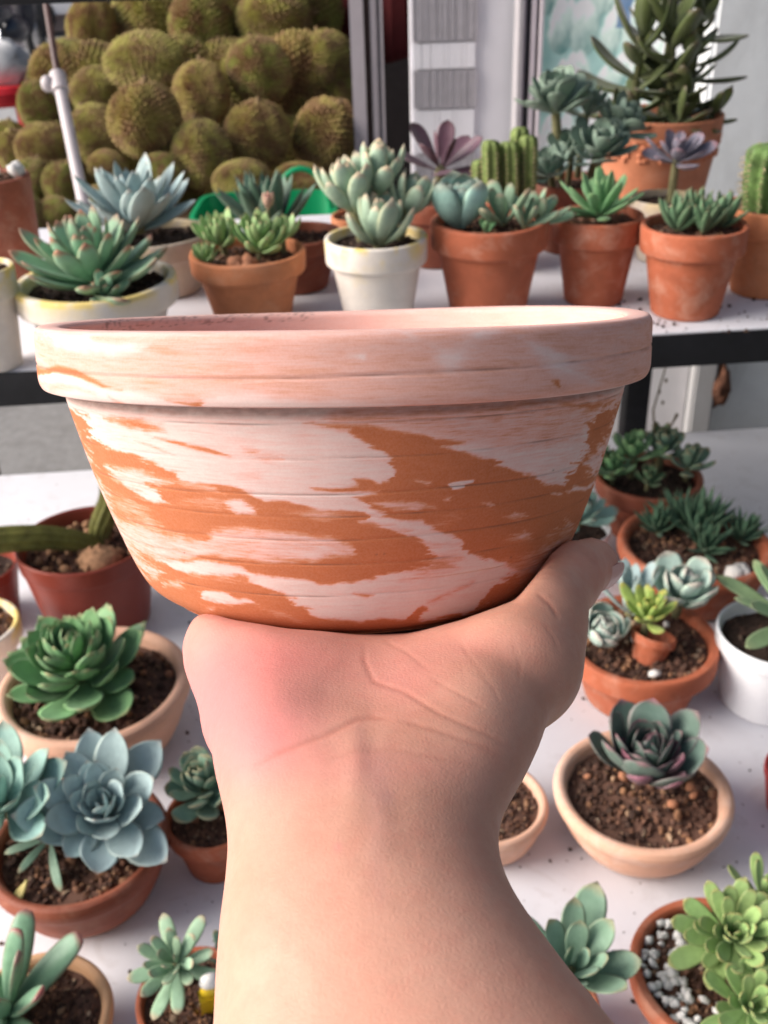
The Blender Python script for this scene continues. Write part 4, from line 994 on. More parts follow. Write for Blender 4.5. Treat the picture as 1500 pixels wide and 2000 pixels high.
# Z
e, r, s = pot('potted_succulent', 'long flat green leaves spilling from a white plastic pot at the right edge', 1520, 1232, 232, LOZ, .74, 'plain', WHITEPL, soil=1, dark=True)
rosette(e, L_long, (.25 * r, .02 * r, s + .020), r * 1.35, 20, W=.24, T=.07, a=.8, b=.42, bend=-.2, cup=.2, inc=(78, 8), s0=.6, hgt=.12, tilt=(12, 0), seed=86, stemh=.02)
# AA
e, r, s = pot('potted_succulent', 'two tufts of dark spiky haworthia in a red clay bowl near the white wall', 1358, 1058, 294, LOZ, .42, 'bowl', TERRA, soil=1)
for i, (x, y, rr_, tx, ty, nn) in enumerate(((-.38, .40, .44, 5, -8, 24), (.12, .30, .62, 5, 3, 38), (.10, -.12, .44, 20, 4, 24), (.64, .12, .44, 10, 14, 24), (-.05, .62, .5, 0, 0, 18))):
    rosette(e, L_hawd, (x * r, y * r, s + .006), r * rr_, nn, W=.20, T=.12, a=.45, b=.8, bend=.25, cup=.15, inc=(86, 26), s0=.7, hgt=.3, tilt=(tx, ty), seed=90 + i, mucro=.08)
pebbles(e, r, s, 3, PERL, .02, seed=20, region=lambda q: (q.uniform(.2, .5), q.uniform(-.7, -.6)))
# AB
e, r, s = pot('potted_succulent', 'mixed green succulents with a bare flower stalk in a dark pot beside the rack post', 1268, 928, 206, LOZ, .60, 'std', TERRA2, soil=0, dark=True)
for i, (x, y, z, rr_, m_) in enumerate(((-.70, 0, .012, .55, L_mid), (-.30, .1, .03, .62, L_mid), (-.1, -.3, .01, .4, L_haw), (.25, .2, .03, .60, L_graygr), (.70, -.05, .018, .58, L_graygr), (.3, .5, .03, .5, L_haw), (-.95, .2, .02, .45, L_haw))):
    rosette(e, m_, (x * r, y * r, s + z), r * rr_, 16, W=.40, T=.16, a=.9, b=.42, bend=.4, cup=.15, inc=(85, 18), s0=.55, hgt=.3, tilt=(10, 0), seed=100 + i, stemh=z)
sp0 = Vector((.12 * r, .3 * r, s)); pts = [sp0, sp0 + Vector((.0, 0, .05)), sp0 + Vector((-.006, 0, .09)), sp0 + Vector((.003, 0, .145))]
fs = MB().tube(pts, [.0018, .0014, .0012, .0009], 6)
for (t, sx) in ((.8, 1), (.65, -1), (.5, 1)): q = pts[1].lerp(pts[3], t); fs.ball(q + Vector((sx * .003, 0, .002)), (.002, .002, .003), 6, 5)
fs.tube([pts[1], pts[1] + Vector((.018, 0, .018)), pts[1] + Vector((.024, 0, .034))], [.0014, .001, .0022], 6)
fs.obj('flower_stalk', [mat_simple('dry_stalk', (.14, .11, .07), .8)], e)
# AC
e, r, s = pot('potted_succulent', 'blue-green rosette in a small white pot just behind the right side of the bowl', 1128, 1030, 130, LOZ, .62, 'plain', WHITEPL, dark=True)
rosette(e, L_bgreen, (.05 * r, .1 * r, s + .012), r * 1.12, 22, W=.42, T=.12, a=1.0, b=.4, bend=.5, cup=.25, inc=(86, 14), s0=.5, hgt=.4, tilt=(12, 6), seed=110)
# AD
e, r, s = pot('potted_succulent', 'spring green rosettes with white stones in the red clay bowl at the bottom right corner', 1404, 1893, 342, LOZ, .42, 'wide', TERRA, soil=0)
SPR = dict(W=.32, T=.13, a=1.0, b=.40, bend=.15, cup=.22)
rosette(e, L_spring, (.12 * r, .12 * r, s + .030), r * .74, 46, inc=(85, 10), s0=.4, hgt=.25, tilt=(26, -6), seed=120, stemh=.03, **SPR)
rosette(e, L_spring, (.80 * r, .25 * r, s + .030), r * .58, 28, inc=(85, 14), s0=.5, hgt=.3, tilt=(20, 10), seed=121, stemh=.03, **SPR)
rosette(e, L_spring, (.10 * r, -.60 * r, s + .018), r * .58, 30, inc=(85, 12), s0=.5, hgt=.3, tilt=(30, 0), seed=122, stemh=.02, **SPR)
rosette(e, L_long, (.85 * r, -.35 * r, s + .022), r * .55, 18, inc=(85, 14), s0=.5, hgt=.3, tilt=(25, 6), seed=123, stemh=.02, **SPR)
rosette(e, L_spring, (.62 * r, .62 * r, s + .03), r * .5, 14, inc=(86, 30), s0=.6, hgt=.3, tilt=(5, 5), seed=124, stemh=.03, **SPR)
pebbles(e, r, s, 85, PERL, .0085, seed=21, region=lambda q: ((lambda A, rr_: (rr_ * math.cos(A), rr_ * math.sin(A)))(q.uniform(1.9, 4.6), q.uniform(.40, .86))))
# AE
e, r, s = pot('potted_succulent', 'blue-green broad leaves poking out right of the forearm at the bottom', 1085, 1955, 170, LOZ, .60, 'std', TERRA, soil=1)
rosette(e, L_graygr, (.28 * r, .05 * r, s + .030), r * 1.85, 18, W=.42, T=.08, a=.85, b=.48, bend=.2, cup=.22, inc=(80, 12), s0=.45, hgt=.2, tilt=(14, 4), seed=130, stemh=.03, mucro=.04)
# AF
pot('potted_plant', 'pinkish red pot cut by the right edge of the view below the white pot', 1572, 1505, 150, LOZ, .7, 'plain', mat_clay('red_pot_paint', (.50, .06, .06)), cat='pot')
# crumbs on the boards
iv, jf = ico(); rs = random.Random(44); b = MB()
for i in range(420):
    q = on_z(rs.uniform(-50, 1550), rs.uniform(960, 2000), LOZ) if i < 330 else on_z(rs.uniform(1000, 1500), rs.uniform(585, 650), UPZ)
    sz_ = rs.choice((.0005, .0007, .0009, .0012, .0019)); b.add([q + Vector((0, 0, sz_ * .5)) + p * sz_ * rs.uniform(.7, 1.2) for p in iv], jf)
tag(b.obj('soil_crumbs', [SOILD]), 'scattered dark soil crumbs on the white shelf boards', 'soil', kind='stuff')

# ================================================================== HELD BOWL
S = 0.88                                  # metres per 10 cm unit used below (rim radius .1 -> 8.8 cm)
TB = R(12.7)
def C2W(x, y, d): return CAM + (RIGHT * x + UP * y + FWD * d) * S
roll_b = R(1.3)
NX = (RIGHT * math.cos(roll_b) + UP * math.sin(roll_b)).normalized()
_up2 = (UP * math.cos(roll_b) - RIGHT * math.sin(roll_b)).normalized()
NY = (_up2 * math.sin(TB) + FWD * math.cos(TB)).normalized()
NZ = NX.cross(NY).normalized()
BX, BY, BD = -.0108, .0657 - .976 * .0902 , .345 + .22 * .0902
BASE = C2W(BX, BY, BD)
MBW = Matrix(((NX.x * S, NY.x * S, NZ.x * S, BASE.x), (NX.y * S, NY.y * S, NZ.y * S, BASE.y), (NX.z * S, NY.z * S, NZ.z * S, BASE.z), (0, 0, 0, 1)))
prof = [(0, 0), (.058, 0), (.0625, .0006), (.0665, .0024), (.0707, .0056), (.0738, .0105), (.0777, .0200), (.0817, .0310), (.0854, .0425), (.0884, .0530), (.0913, .0640), (.0922, .0680), (.0920, .0700),
        (.0930, .0710), (.0983, .0714), (.0993, .0722), (.0998, .0736), (.1000, .0760), (.1000, .0835), (.1000, .0872), (.0997, .0888), (.0990, .0898), (.0980, .0902), (.0950, .0903), (.0925, .0900), (.0914, .0892), (.0908, .0878),
        (.0890, .0760), (.0850, .0560), (.0790, .0350), (.0700, .0150), (.0600, .0080), (.0, .0065)]
def resample(p, seg):
    P = [np.array(q, float) for q in p]; out = []
    def cr(a, b, c, d, t): return .5 * ((2 * b) + (c - a) * t + (2 * a - 5 * b + 4 * c - d) * t * t + (3 * b - a - 3 * c + d) * t ** 3)
    for i in range(len(P) - 1):
        a = P[max(i - 1, 0)]; b_, c = P[i], P[i + 1]; d = P[min(i + 2, len(P) - 1)]
        L = np.linalg.norm(c - b_); k = max(1, int(L / seg)); sharp = L > .006 and (12 <= i <= 13)
        for j_ in range(k):
            t = j_ / k
            q = cr(a, b_, c, d, t) if (L > .0 and np.linalg.norm(b_ - a) > L * .15 and np.linalg.norm(d - c) > L * .15) else b_ * (1 - t) + c * t
            out.append(q)
    out.append(P[-1]); return np.array(out)
pr = resample(prof, .00042); pr[:, 0] = np.maximum(pr[:, 0], 0); pr[0, 0] = 1e-5; pr[-1, 0] = 1e-5
# columns: dense where it faces us
a1 = np.linspace(-math.pi, 0, 640, endpoint=False); a2 = np.linspace(0, math.pi, 200, endpoint=False); ang = np.concatenate([a1, a2]); NA = len(ang); NR = len(pr)
Rr = np.repeat(pr[:, 0][:, None], NA, 1); Zz = np.repeat(pr[:, 1][:, None], NA, 1); AA_ = np.repeat(ang[None, :], NR, 0)
idxr = np.arange(NR); i_lip = int(np.argmax(pr[:, 1])); outer = (idxr <= i_lip)[:, None] & np.ones((1, NA), bool)
# thrown irregularities and turning grooves
Rr = Rr * (1 + .0035 * np.sin(2 * AA_ + 1) + .0012 * np.sin(5 * AA_ + 2 + Zz * 60))
Zz = Zz + np.where(Zz > .02, .0005 * np.sin(2 * AA_ + .5) + .0003 * np.sin(3 * AA_), 0)
def groove(z0, wd, dep, slope=0., ph=0.):
    global Rr
    zc = z0 + slope * np.sin(AA_ + ph) + .00012 * np.sin(9 * AA_ + ph * 3)
    Rr = Rr - np.where(outer & (Rr > .06), dep * np.exp(-((Zz - zc) / wd) ** 2), 0)
GR = [(.0802, .00032, .00042, .0012, .6), (.0575, .0002, .00022, .0006, 1.), (.0470, .00022, .00028, .0005, 2), (.0410, .00018, .00022, .0004, .3), (.0335, .00022, .00026, .0003, 2.2), (.0262, .0002, .00025, .0003, 1.2), (.0155, .00018, .0002, .0005, 2.6), (.0665, .0002, .0002, .0003, 3)]
for g_ in GR: groove(*g_)
vx = Rr * np.cos(AA_); vy = Rr * np.sin(AA_)
Pl = np.stack([vx, vy, Zz], -1).reshape(-1, 3)
Mw = np.array(MBW); Pw = Pl @ Mw[:3, :3].T + Mw[:3, 3]
rel_ = Pw - np.array(CAM); dd_ = rel_ @ np.array(FWD); U = 750 + FPX * (rel_ @ np.array(RIGHT)) / dd_; V = 1000 - FPX * (rel_ @ np.array(UP)) / dd_
U = U.reshape(NR, NA); V = V.reshape(NR, NA)
front = (AA_ < .12) | (AA_ > math.pi - .12)
_Vr = V[:, (AA_[0] < 0.2)]; _Ur = U[:, (AA_[0] < .2)]
if 'SILB' in globals():
    for vt in (640, 700, 740, 800, 860, 920, 980, 1050, 1110, 1140, 1170, 1200):
        m_ = (np.abs(V - vt) < 3) & outer
        if m_.any(): print('bowl', vt, round(U[m_].min()), round(U[m_].max()))
TL = {1: (50, 600, 3.75), 2: (400, 600, 3.3333), 3: (850, 590, 3.3333), 4: (120, 800, 3.3333), 5: (550, 800, 3.3333), 6: (850, 800, 3.75), 7: (220, 1000, 3.0), 8: (650, 1000, 3.0)}
def poly(*parts):
    out = []
    for p in parts:
        t = TL[p[0]]
        for (x, y) in p[1:]: out.append((t[0] + x / t[2], t[1] + y / t[2]))
    return np.array(out)
def sdpoly(u, v, P):
    d = np.full(u.shape, 1e9); ins = np.zeros(u.shape, bool); n_ = len(P)
    for i in range(n_):
        a = P[i]; b_ = P[(i + 1) % n_]; ex, ey = b_ - a; wx, wy = u - a[0], v - a[1]
        t = np.clip((wx * ex + wy * ey) / (ex * ex + ey * ey + 1e-9), 0, 1); d = np.minimum(d, (wx - ex * t) ** 2 + (wy - ey * t) ** 2)
        c = ((a[1] > v) != (b_[1] > v)); 
        if abs(ey) > 1e-9: ins ^= c & (u < ex * (v - a[1]) / ey + a[0])
    return np.sqrt(d) * np.where(ins, -1, 1)
# clay marbling: value 0 = chalk white, 1 = orange clay
SU = AA_ * 7.0; SV = Zz * 100
st1 = fbm(SU * 1.2 + 40, SV * 5 + SU * .9, 1, 5) - .5; st2 = fbm(SU * 1.7 + 10, SV * 16 + SU * 2.4, 2, 4, .6) - .5; st4 = fbm(SU * 1.3 + 70, SV * 26 + SU * 2.0, 61, 4, .6) - .5; st3 = fbm(SU * 3, SV * 3, 7, 5) - .5
Uw = U + st1 * 38 + st2 * 40; Vw = V + st3 * 12 + st2 * 6
band = Zz > .0712
F = np.where(band, .42 + .22 * st1 + .06 * st2, .10 + .10 * st1)
generic = np.clip(.5 + 3.2 * (fbm(SU * .6 + 3, SV * .55 + SU * .5, 11, 5) - .5) + .8 * st1, 0, 1)
F = np.where(front, F, np.where(band, F, generic))
def paint(P, val, soft=3.0, mask=None, warp=1.0):
    global F
    lo = P.min(0) - 30; hi = P.max(0) + 30
    m = front & outer & (Uw > lo[0]) & (Uw < hi[0]) & (Vw > lo[1]) & (Vw < hi[1])
    if mask is not None: m &= mask
    uu = U[m] + (Uw[m] - U[m]) * warp; vv_ = V[m] + (Vw[m] - V[m]) * warp
    s = sdpoly(uu, vv_, P); a = np.clip(.5 - s / (5.2 * soft), 0, 1); a = a * a * (3 - 2 * a)
    F[m] = F[m] * (1 - a) + val * a
body = ~band
A_ = poly((4, (70, 0), (110, 30), (150, 60), (170, 110), (180, 180), (290, 250), (400, 275), (500, 300), (620, 350), (720, 400), (790, 420), (780, 450), (870, 475), (1000, 480), (1120, 510), (1220, 555), (1320, 585), (1500, 610)),
          (5, (120, 630), (200, 658), (400, 665), (520, 672), (560, 700), (640, 705), (680, 690), (600, 650), (560, 600), (480, 570), (640, 540), (560, 530), (400, 542), (230, 512), (380, 510), (500, 500), (440, 455), (560, 458), (640, 490), (710, 470), (740, 400), (720, 310), (680, 285), (620, 240), (500, 180), (430, 125), (250, 112), (150, 92), (400, 95), (700, 120), (850, 150), (1000, 185), (1210, 208), (1000, 240), (1150, 270), (1300, 310), (1450, 318), (1380, 365), (1460, 370)),
          (6, (560, 440), (720, 470), (800, 530), (870, 560), (930, 530), (1000, 440), (1090, 330), (1130, 200), (1110, 100), (1200, 40), (1400, -60), (1600, 200), (1500, 1200)), (8, (1500, 700), (0, 900)), (7, (-300, 700), (-300, -100)), (4, (-250, 300), (-60, -60)))
paint(poly((5, (300, 85), (700, 100), (850, 150), (1000, 185), (1210, 208), (1500, 260)), (6, (700, 300), (1000, 250), (1100, 130), (1150, 20), (1500, -120), (0, -60)), (5, (300, 20))), .42, 6, body)
paint(A_, 1.0, 2.2, body)
# left margin, pale bands
paint(poly((4, (40, 60), (90, 130), (215, 400), (290, 520), (360, 690), (420, 830), (520, 1010), (440, 1010), (300, 800), (20, 200))), .38, 4, body)
paint(poly((4, (300, 365), (540, 400), (700, 470), (590, 480), (640, 540), (690, 600), (560, 590), (480, 540), (370, 450))), .22, 3.5, body)
paint(poly((4, (520, 540), (600, 520), (670, 570), (640, 605), (560, 580))), .0, 3, body)
paint(poly((4, (170, 145), (240, 150), (290, 170), (200, 182))), .05, 2, body); paint(poly((4, (225, 208), (310, 208), (400, 262), (325, 250))), .05, 2, body)
paint(poly((4, (1050, 590), (1150, 590), (1255, 635), (1250, 670), (1130, 680), (1060, 620))), .05, 3, body)
paint(poly((4, (850, 562), (1060, 590), (1010, 640), (800, 600))), .62, 5, body)
paint(poly((4, (330, 550), (480, 610), (600, 700), (660, 800), (470, 740), (370, 640))), .60, 6, body)
paint(poly((4, (640, 430), (1000, 505), (1060, 560), (800, 500))), .55, 3, body)
paint(poly((7, (20, 40), (300, 130), (520, 168), (620, 110), (700, 92), (900, 100), (1100, 130), (1300, 150), (1420, 200), (1440, 250), (1200, 272), (1000, 300), (700, 272), (520, 260), (400, 282), (300, 292), (150, 232), (60, 150))), .36, 3.5, body)
paint(poly((7, (350, 185), (450, 190), (560, 235), (480, 240))), .08, 4, body); paint(poly((7, (1000, 228), (1200, 222), (1420, 232), (1200, 262))), .10, 4, body)
paint(poly((7, (90, 190), (150, 260), (270, 350), (240, 410), (200, 380))), .35, 3, body); paint(poly((7, (285, 400), (400, 402), (420, 440), (300, 440))), .40, 3, body)
paint(poly((7, (540, 470), (690, 478), (700, 505), (820, 520), (820, 540), (680, 542), (540, 495))), .05, 2, body); paint(poly((7, (520, 540), (630, 560), (560, 580))), .45, 3, body)
paint(poly((7, (850, 560), (1100, 630), (1050, 640))), .65, 4, body); paint(poly((5, (0, 668), (200, 660), (420, 700), (200, 712))), .5, 4, body)
# white diagonal and lower white field
paint(poly((5, (560, 700), (640, 705), (860, 720), (1000, 780), (1130, 830), (1200, 870), (1260, 940), (1330, 980)), (8, (830, 240), (900, 265), (1000, 300), (1080, 330), (1040, 370), (970, 410), (900, 510), (830, 580), (700, 610), (600, 640), (500, 645), (480, 590), (440, 630), (370, 640), (250, 625), (180, 640), (60, 635)),
           (7, (1400, 638), (1270, 630), (1170, 595), (1130, 560), (1100, 540), (1060, 500), (950, 480), (870, 430), (800, 390), (750, 372), (500, 372), (350, 322), (290, 288), (500, 290), (700, 320), (870, 365), (1000, 380), (1150, 400), (1250, 425), (1350, 410), (1500, 395)), (8, (200, 390), (300, 370), (420, 350), (540, 335), (600, 300), (600, 260), (540, 205), (560, 180)), (5, (930, 870), (830, 830), (700, 780), (640, 740), (540, 740))), .06, 2.0, body)
paint(poly((8, (600, 262), (760, 250), (720, 330), (560, 372), (400, 400), (540, 340))), .52, 6, body)
paint(poly((5, (520, 740), (700, 750), (820, 790), (700, 770))), .55, 4, body); paint(poly((5, (880, 860), (1150, 860), (1180, 880), (960, 890))), .45, 3, body)
paint(poly((7, (450, 380), (700, 395), (870, 415), (600, 400))), .6, 4, body)
paint(poly((8, (470, 590), (500, 560), (520, 548), (555, 560), (560, 578), (525, 585), (520, 620), (490, 648), (440, 632))), .95, 1.2, body, .3)
paint(poly((8, (120, 478), (240, 482), (200, 500))), .9, 2, body, .5); paint(poly((8, (560, 530), (700, 470), (830, 410), (720, 470), (600, 525))), .7, 3, body, .5)
paint(poly((8, (960, 420), (975, 425), (900, 520), (840, 580), (825, 575))), .95, 1.2, body, .3)
# right field details
paint(poly((6, (500, 370), (700, 320), (950, 260), (1080, 200), (1075, 300), (985, 420), (925, 520), (870, 562), (800, 520), (720, 470), (560, 405))), .16, 4, body)
paint(poly((6, (1090, 400), (1150, 330), (1290, 150), (1330, 20), (1380, 60), (1260, 320), (1190, 480), (1100, 490), (1120, 440))), .24, 4, body)
paint(poly((6, (950, 602), (1000, 560), (1080, 560), (1200, 505), (1190, 545), (1100, 590))), .12, 2, body, .6)
paint(poly((6, (840, 622), (920, 610), (900, 626))), .25, 1.5, body, .5); paint(poly((6, (520, 790), (650, 760), (680, 790), (600, 800))), .42, 3, body); paint(poly((6, (550, 950), (640, 880), (690, 940), (620, 955))), .45, 4, body)
paint(poly((6, (880, 990), (955, 800), (1000, 830), (1030, 860), (940, 940), (930, 990))), .38, 3, body)
paint(poly((8, (1000, 300), (1200, 220), (1380, 60), (1430, 100), (1380, 200), (1250, 330), (1080, 420), (1060, 360))), .66, 6, body)
paint(poly((5, (600, 602), (850, 598), (1000, 645), (700, 655))), .36, 2.5, body); paint(poly((5, (865, 460), (1000, 465), (960, 495))), .3, 2, body); paint(poly((5, (950, 745), (1190, 690), (1060, 762))), .5, 5, body)
paint(poly((5, (1085, 480), (1180, 462), (1255, 455), (1240, 475), (1190, 490), (1180, 510), (1110, 522))), .0, .9, body, .25)
paint(poly((5, (1050, 590), (1100, 575), (1112, 600))), .2, 2, body, .5); paint(poly((5, (1320, 622), (1390, 610), (1350, 636))), .3, 2, body, .5); paint(poly((5, (1290, 402), (1320, 396), (1310, 405))), .3, 1, body, .5)
# upper left orange flames
paint(poly((4, (270, 50), (480, 58), (620, 110), (675, 140), (520, 142), (420, 100), (300, 70))), .92, 4, body); paint(poly((4, (590, 185), (750, 203), (900, 238), (1000, 268), (1110, 306), (1000, 288), (850, 248), (700, 212))), 1.0, 1.5, body, .4)
paint(poly((4, (1190, 260), (1270, 266), (1240, 284))), .5, 4, body); paint(poly((4, (1300, 305), (1430, 308), (1430, 334), (1340, 330))), .55, 4, body); paint(poly((4, (495, 204), (600, 240), (750, 302), (600, 250))), .6, 1.2, body, .4)
paint(poly((4, (1190, 415), (1300, 420), (1280, 434))), .4, 4, body)
# rim band
paint(poly((1, (170, 190), (400, 190), (520, 250), (900, 285), (700, 335), (300, 312), (220, 272))), .0, 5, band); paint(poly((1, (900, 200), (1500, 212), (1500, 300), (1000, 240))), .42, 7, band)
paint(poly((1, (500, 220), (760, 235), (740, 250), (540, 245))), .5, 4, band)
paint(poly((1, (100, 500), (250, 480), (420, 530), (560, 580), (800, 640), (1100, 690), (1300, 720), (1500, 760), (1500, 850), (600, 800), (300, 720), (100, 640))), .03, 4, band)
paint(poly((1, (60, 420), (130, 455), (250, 430), (380, 460), (480, 520), (580, 570), (690, 602), (560, 582), (440, 532), (330, 497), (230, 477), (120, 497), (70, 490))), 1.0, 1.6, band, .35)
paint(poly((1, (110, 560), (250, 550), (400, 580), (490, 637), (350, 605), (160, 615))), .46, 3.5, band, .6); paint(poly((1, (590, 650), (680, 690), (700, 740), (640, 730))), .5, 3, band, .6)
paint(poly((1, (1020, 683), (1200, 704), (1350, 693), (1450, 730), (1510, 800), (1440, 790), (1300, 735), (1150, 712))), .97, 1.6, band, .35)
paint(poly((2, (0, 580), (300, 565), (500, 602), (900, 622), (1330, 640), (1200, 665), (600, 690), (0, 700))), .06, 4, band); paint(poly((2, (900, 296), (1025, 308), (1020, 338))), .0, 3, band, .6)
paint(poly((2, (1270, 150), (1340, 170), (1390, 225), (1310, 215))), .08, 4, band); paint(poly((2, (0, 200), (800, 240), (1500, 180), (1500, 240), (800, 290), (0, 310))), .42, 6, band)
paint(poly((3, (580, 240), (760, 290), (1050, 520), (820, 480), (700, 380))), .12, 6, band); paint(poly((3, (0, 300), (250, 310), (150, 450), (60, 420))), .12, 7, band)
paint(poly((3, (768, 512), (812, 508), (812, 555), (795, 552))), .95, 1.2, band, .3); paint(poly((3, (500, 400), (545, 402), (520, 412))), .6, 1.5, band, .3); paint(poly((3, (590, 470), (625, 465), (590, 520), (550, 550))), .5, 3, band, .6)
paint(poly((3, (300, 160), (400, 170), (300, 230), (200, 270))), .1, 6, band); paint(poly((3, (1000, 700), (1100, 680), (1180, 640), (1000, 668), (860, 668))), .9, 3, body)
# lip and inside stay peachy
F = np.where(outer, F, .34 + .1 * st1)
lipm = (Zz > .0893); F = np.where(lipm, .30 + .12 * st2, F)
F = np.clip(F + np.where(outer, st4 * np.where(band, .45, 1) * (.22 + .55 * F * (1 - F) * 4 * .6), 0), 0, 1)
# grime in the grooves; grime plus painted shade under the collar
DI_SHADE = np.zeros_like(F)
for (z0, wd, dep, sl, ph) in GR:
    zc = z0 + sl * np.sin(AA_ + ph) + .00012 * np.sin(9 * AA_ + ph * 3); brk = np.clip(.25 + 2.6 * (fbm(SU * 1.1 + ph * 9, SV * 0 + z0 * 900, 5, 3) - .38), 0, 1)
    DI_SHADE = np.maximum(DI_SHADE, np.where(outer, np.exp(-((Zz - zc + .00005) / (wd * .8)) ** 2) * brk * .75, 0))
DI_SHADE = np.maximum(DI_SHADE, np.where(outer & (Zz > .0675) & (Zz < .0715) & (Rr < .0975), .42 + .5 * (fbm(SU * 6, SV * 14, 21, 4)), 0) * np.clip((Zz - .0674) / .0016, 0, 1))
# peeling grey film on the inside back of the lip
ins = (~outer) & (Zz > .0862); cr_ = fbm(SU * 5 + 3, SV * 8, 31, 5, .65)
DI_SHADE = np.maximum(DI_SHADE, np.where(ins & (AA_ > 1.75) & (AA_ < 2.9), np.clip(1 - np.abs(cr_ - .5) * 22, 0, 1) * .9, 0))
# dark pin holes
for (pu, pv) in ((550 + 617 / 3.333, 800 + 944 / 3.333), (550 + 670 / 3.333, 800 + 938 / 3.333), (220 + 420 / 3, 1000 + 240 / 3), (850 + 865 / 3.75, 800 + 445 / 3.75), (850 + 555 / 3.75, 800 + 1083 / 3.75)):
    DI_SHADE = np.where(front & outer, np.maximum(DI_SHADE, np.exp(-((U - pu) ** 2 + (V - pv) ** 2) / 3.0)), DI_SHADE)
idx = np.arange(NR * NA).reshape(NR, NA); nx_ = np.roll(idx, -1, 1)
fq = np.stack([idx[:-1], nx_[:-1], nx_[1:], idx[1:]], -1).reshape(-1, 4)
me = bpy.data.meshes.new('marbled_bowl'); nv = NR * NA; nf = len(fq)
me.vertices.add(nv); me.vertices.foreach_set('co', Pl.astype(np.float32).ravel())
me.loops.add(nf * 4); me.loops.foreach_set('vertex_index', fq.astype(np.int32).ravel())
me.polygons.add(nf); me.polygons.foreach_set('loop_start', np.arange(nf, dtype=np.int32) * 4); me.polygons.foreach_set('loop_total', np.full(nf, 4, dtype=np.int32))
me.update(calc_edges=True); me.polygons.foreach_set('use_smooth', [True] * nf)
me.attributes.new('clay', 'FLOAT', 'POINT').data.foreach_set('value', F.astype(np.float32).ravel())
me.attributes.new('feather', 'FLOAT', 'POINT').data.foreach_set('value', np.where(band | ~outer, .35, 1.0).astype(np.float32).ravel())
me.attributes.new('dirt', 'FLOAT', 'POINT').data.foreach_set('value', DI_SHADE.astype(np.float32).ravel())  # dirt attribute also carries the painted shade below the collar
sv = np.stack([AA_ * .1, Zz, Rr], -1).reshape(-1, 3)
me.attributes.new('surf', 'FLOAT_VECTOR', 'POINT').data.foreach_set('vector', sv.astype(np.float32).ravel())
n = NT('marbled_clay'); fa = n.n('ShaderNodeAttribute', attribute_name='clay').outputs['Fac']; da = n.n('ShaderNodeAttribute', attribute_name='dirt').outputs['Fac']; su = n.n('ShaderNodeAttribute', attribute_name='surf').outputs['Vector']
mp = n.n('ShaderNodeMapping'); n.l(su, mp.inputs[0]); mp.inputs['Scale'].default_value = (110, 1500, 1); mp.inputs['Rotation'].default_value = (0, 0, R(-3))
stk = n.noise(mp.outputs[0], 1.0, 5, .65, .4)
mp2 = n.n('ShaderNodeMapping'); n.l(su, mp2.inputs[0]); mp2.inputs['Scale'].default_value = (45, 260, 1); stk2 = n.noise(mp2.outputs[0], 1.0, 5, .6, .8)
co = n.coord('Object'); gr = n.noise(co, 1500, 3, .6); bl = n.noise(co, 90, 5, .6)
fe = n.n('ShaderNodeAttribute', attribute_name='feather').outputs['Fac']; amp = n.math('MULTIPLY', fe, n.math('ADD', .05, n.math('MULTIPLY', n.math('MULTIPLY', fa, n.math('SUBTRACT', 1.0, fa)), 2.4)))
q = n.math('ADD', fa, n.math('MULTIPLY', n.math('SUBTRACT', n.math('ADD', n.math('MULTIPLY', stk, .6), n.math('MULTIPLY', stk2, .4)), .5), n.math('MULTIPLY', amp, 2.2)), clamp=True)
col = n.ramp(q, [(.0, (.74, .59, .55)), (.18, (.74, .50, .455)), (.42, (.72, .385, .315)), (.62, (.62, .28, .17)), (.85, (.545, .180, .075)), (1, (.50, .155, .060))])
col = n.mix(.05, col, n.ramp(gr, [(.35, (.35, .2, .14)), (.65, (.95, .85, .78))])); col = n.hsv(col, .5, 1., n.math('ADD', .90, n.math('MULTIPLY', bl, .2)))
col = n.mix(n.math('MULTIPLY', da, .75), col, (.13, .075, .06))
hgt = n.math('ADD', n.math('MULTIPLY', stk, .35), n.math('ADD', n.math('MULTIPLY', gr, .18), n.math('MULTIPLY', q, -.35)))
n.bump(hgt, .35, .00035)
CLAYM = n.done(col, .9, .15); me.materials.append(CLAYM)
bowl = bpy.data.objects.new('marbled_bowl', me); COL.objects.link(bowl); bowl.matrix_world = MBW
tag(bowl, 'large marbled orange and chalk-white clay bowl balanced on an open palm', 'bowl')

# ================================================================== ARM AND HAND (one continuous skin)
VOX = .00135
ARMST = [(452, 985, 1430, .232, .0155), (454, 950, 1490, .222, .0185), (452, 958, 1560, .211, .0210), (436, 1000, 1650, .200, .0235), (426, 1085, 1745, .1905, .0265), (422, 1165, 1850, .181, .0285), (422, 1300, 2000, .169, .0310), (420, 1430, 2200, .155, .0340)]
PALM = [(.258, .030, .0095, .002), (.272, .038, .0105, .004), (.29, .0450, .0110, .006), (.31, .048, .0115, .008), (.34, .046, .0112, .008), (.365, .043, .0100, .006)]
MOUNDS = [((-.0350, -.0350, .299), (.0225, .0260, .0125), .009), ((.0320, -.0405, .288), (.0215, .027, .0125), .009), ((-.0200, -.0510, .262), (.0200, .032, .0120), .012), ((.0160, -.0515, .260), (.0190, .032, .0120), .012)]
lo = np.array([-.085, -.215, .055]); hi = np.array([.095, .020, .445]); sh_ = np.ceil((hi - lo) / VOX).astype(int)
gx = (lo[0] + np.arange(sh_[0]) * VOX).astype(np.float32)[:, None, None]; gy = (lo[1] + np.arange(sh_[1]) * VOX).astype(np.float32)[None, :, None]; gd = (lo[2] + np.arange(sh_[2]) * VOX).astype(np.float32)[None, None, :]
def smin(a, b_, k):
    h = np.clip(.5 + .5 * (b_ - a) / k, 0, 1); return b_ * (1 - h) + a * h - k * h * (1 - h)
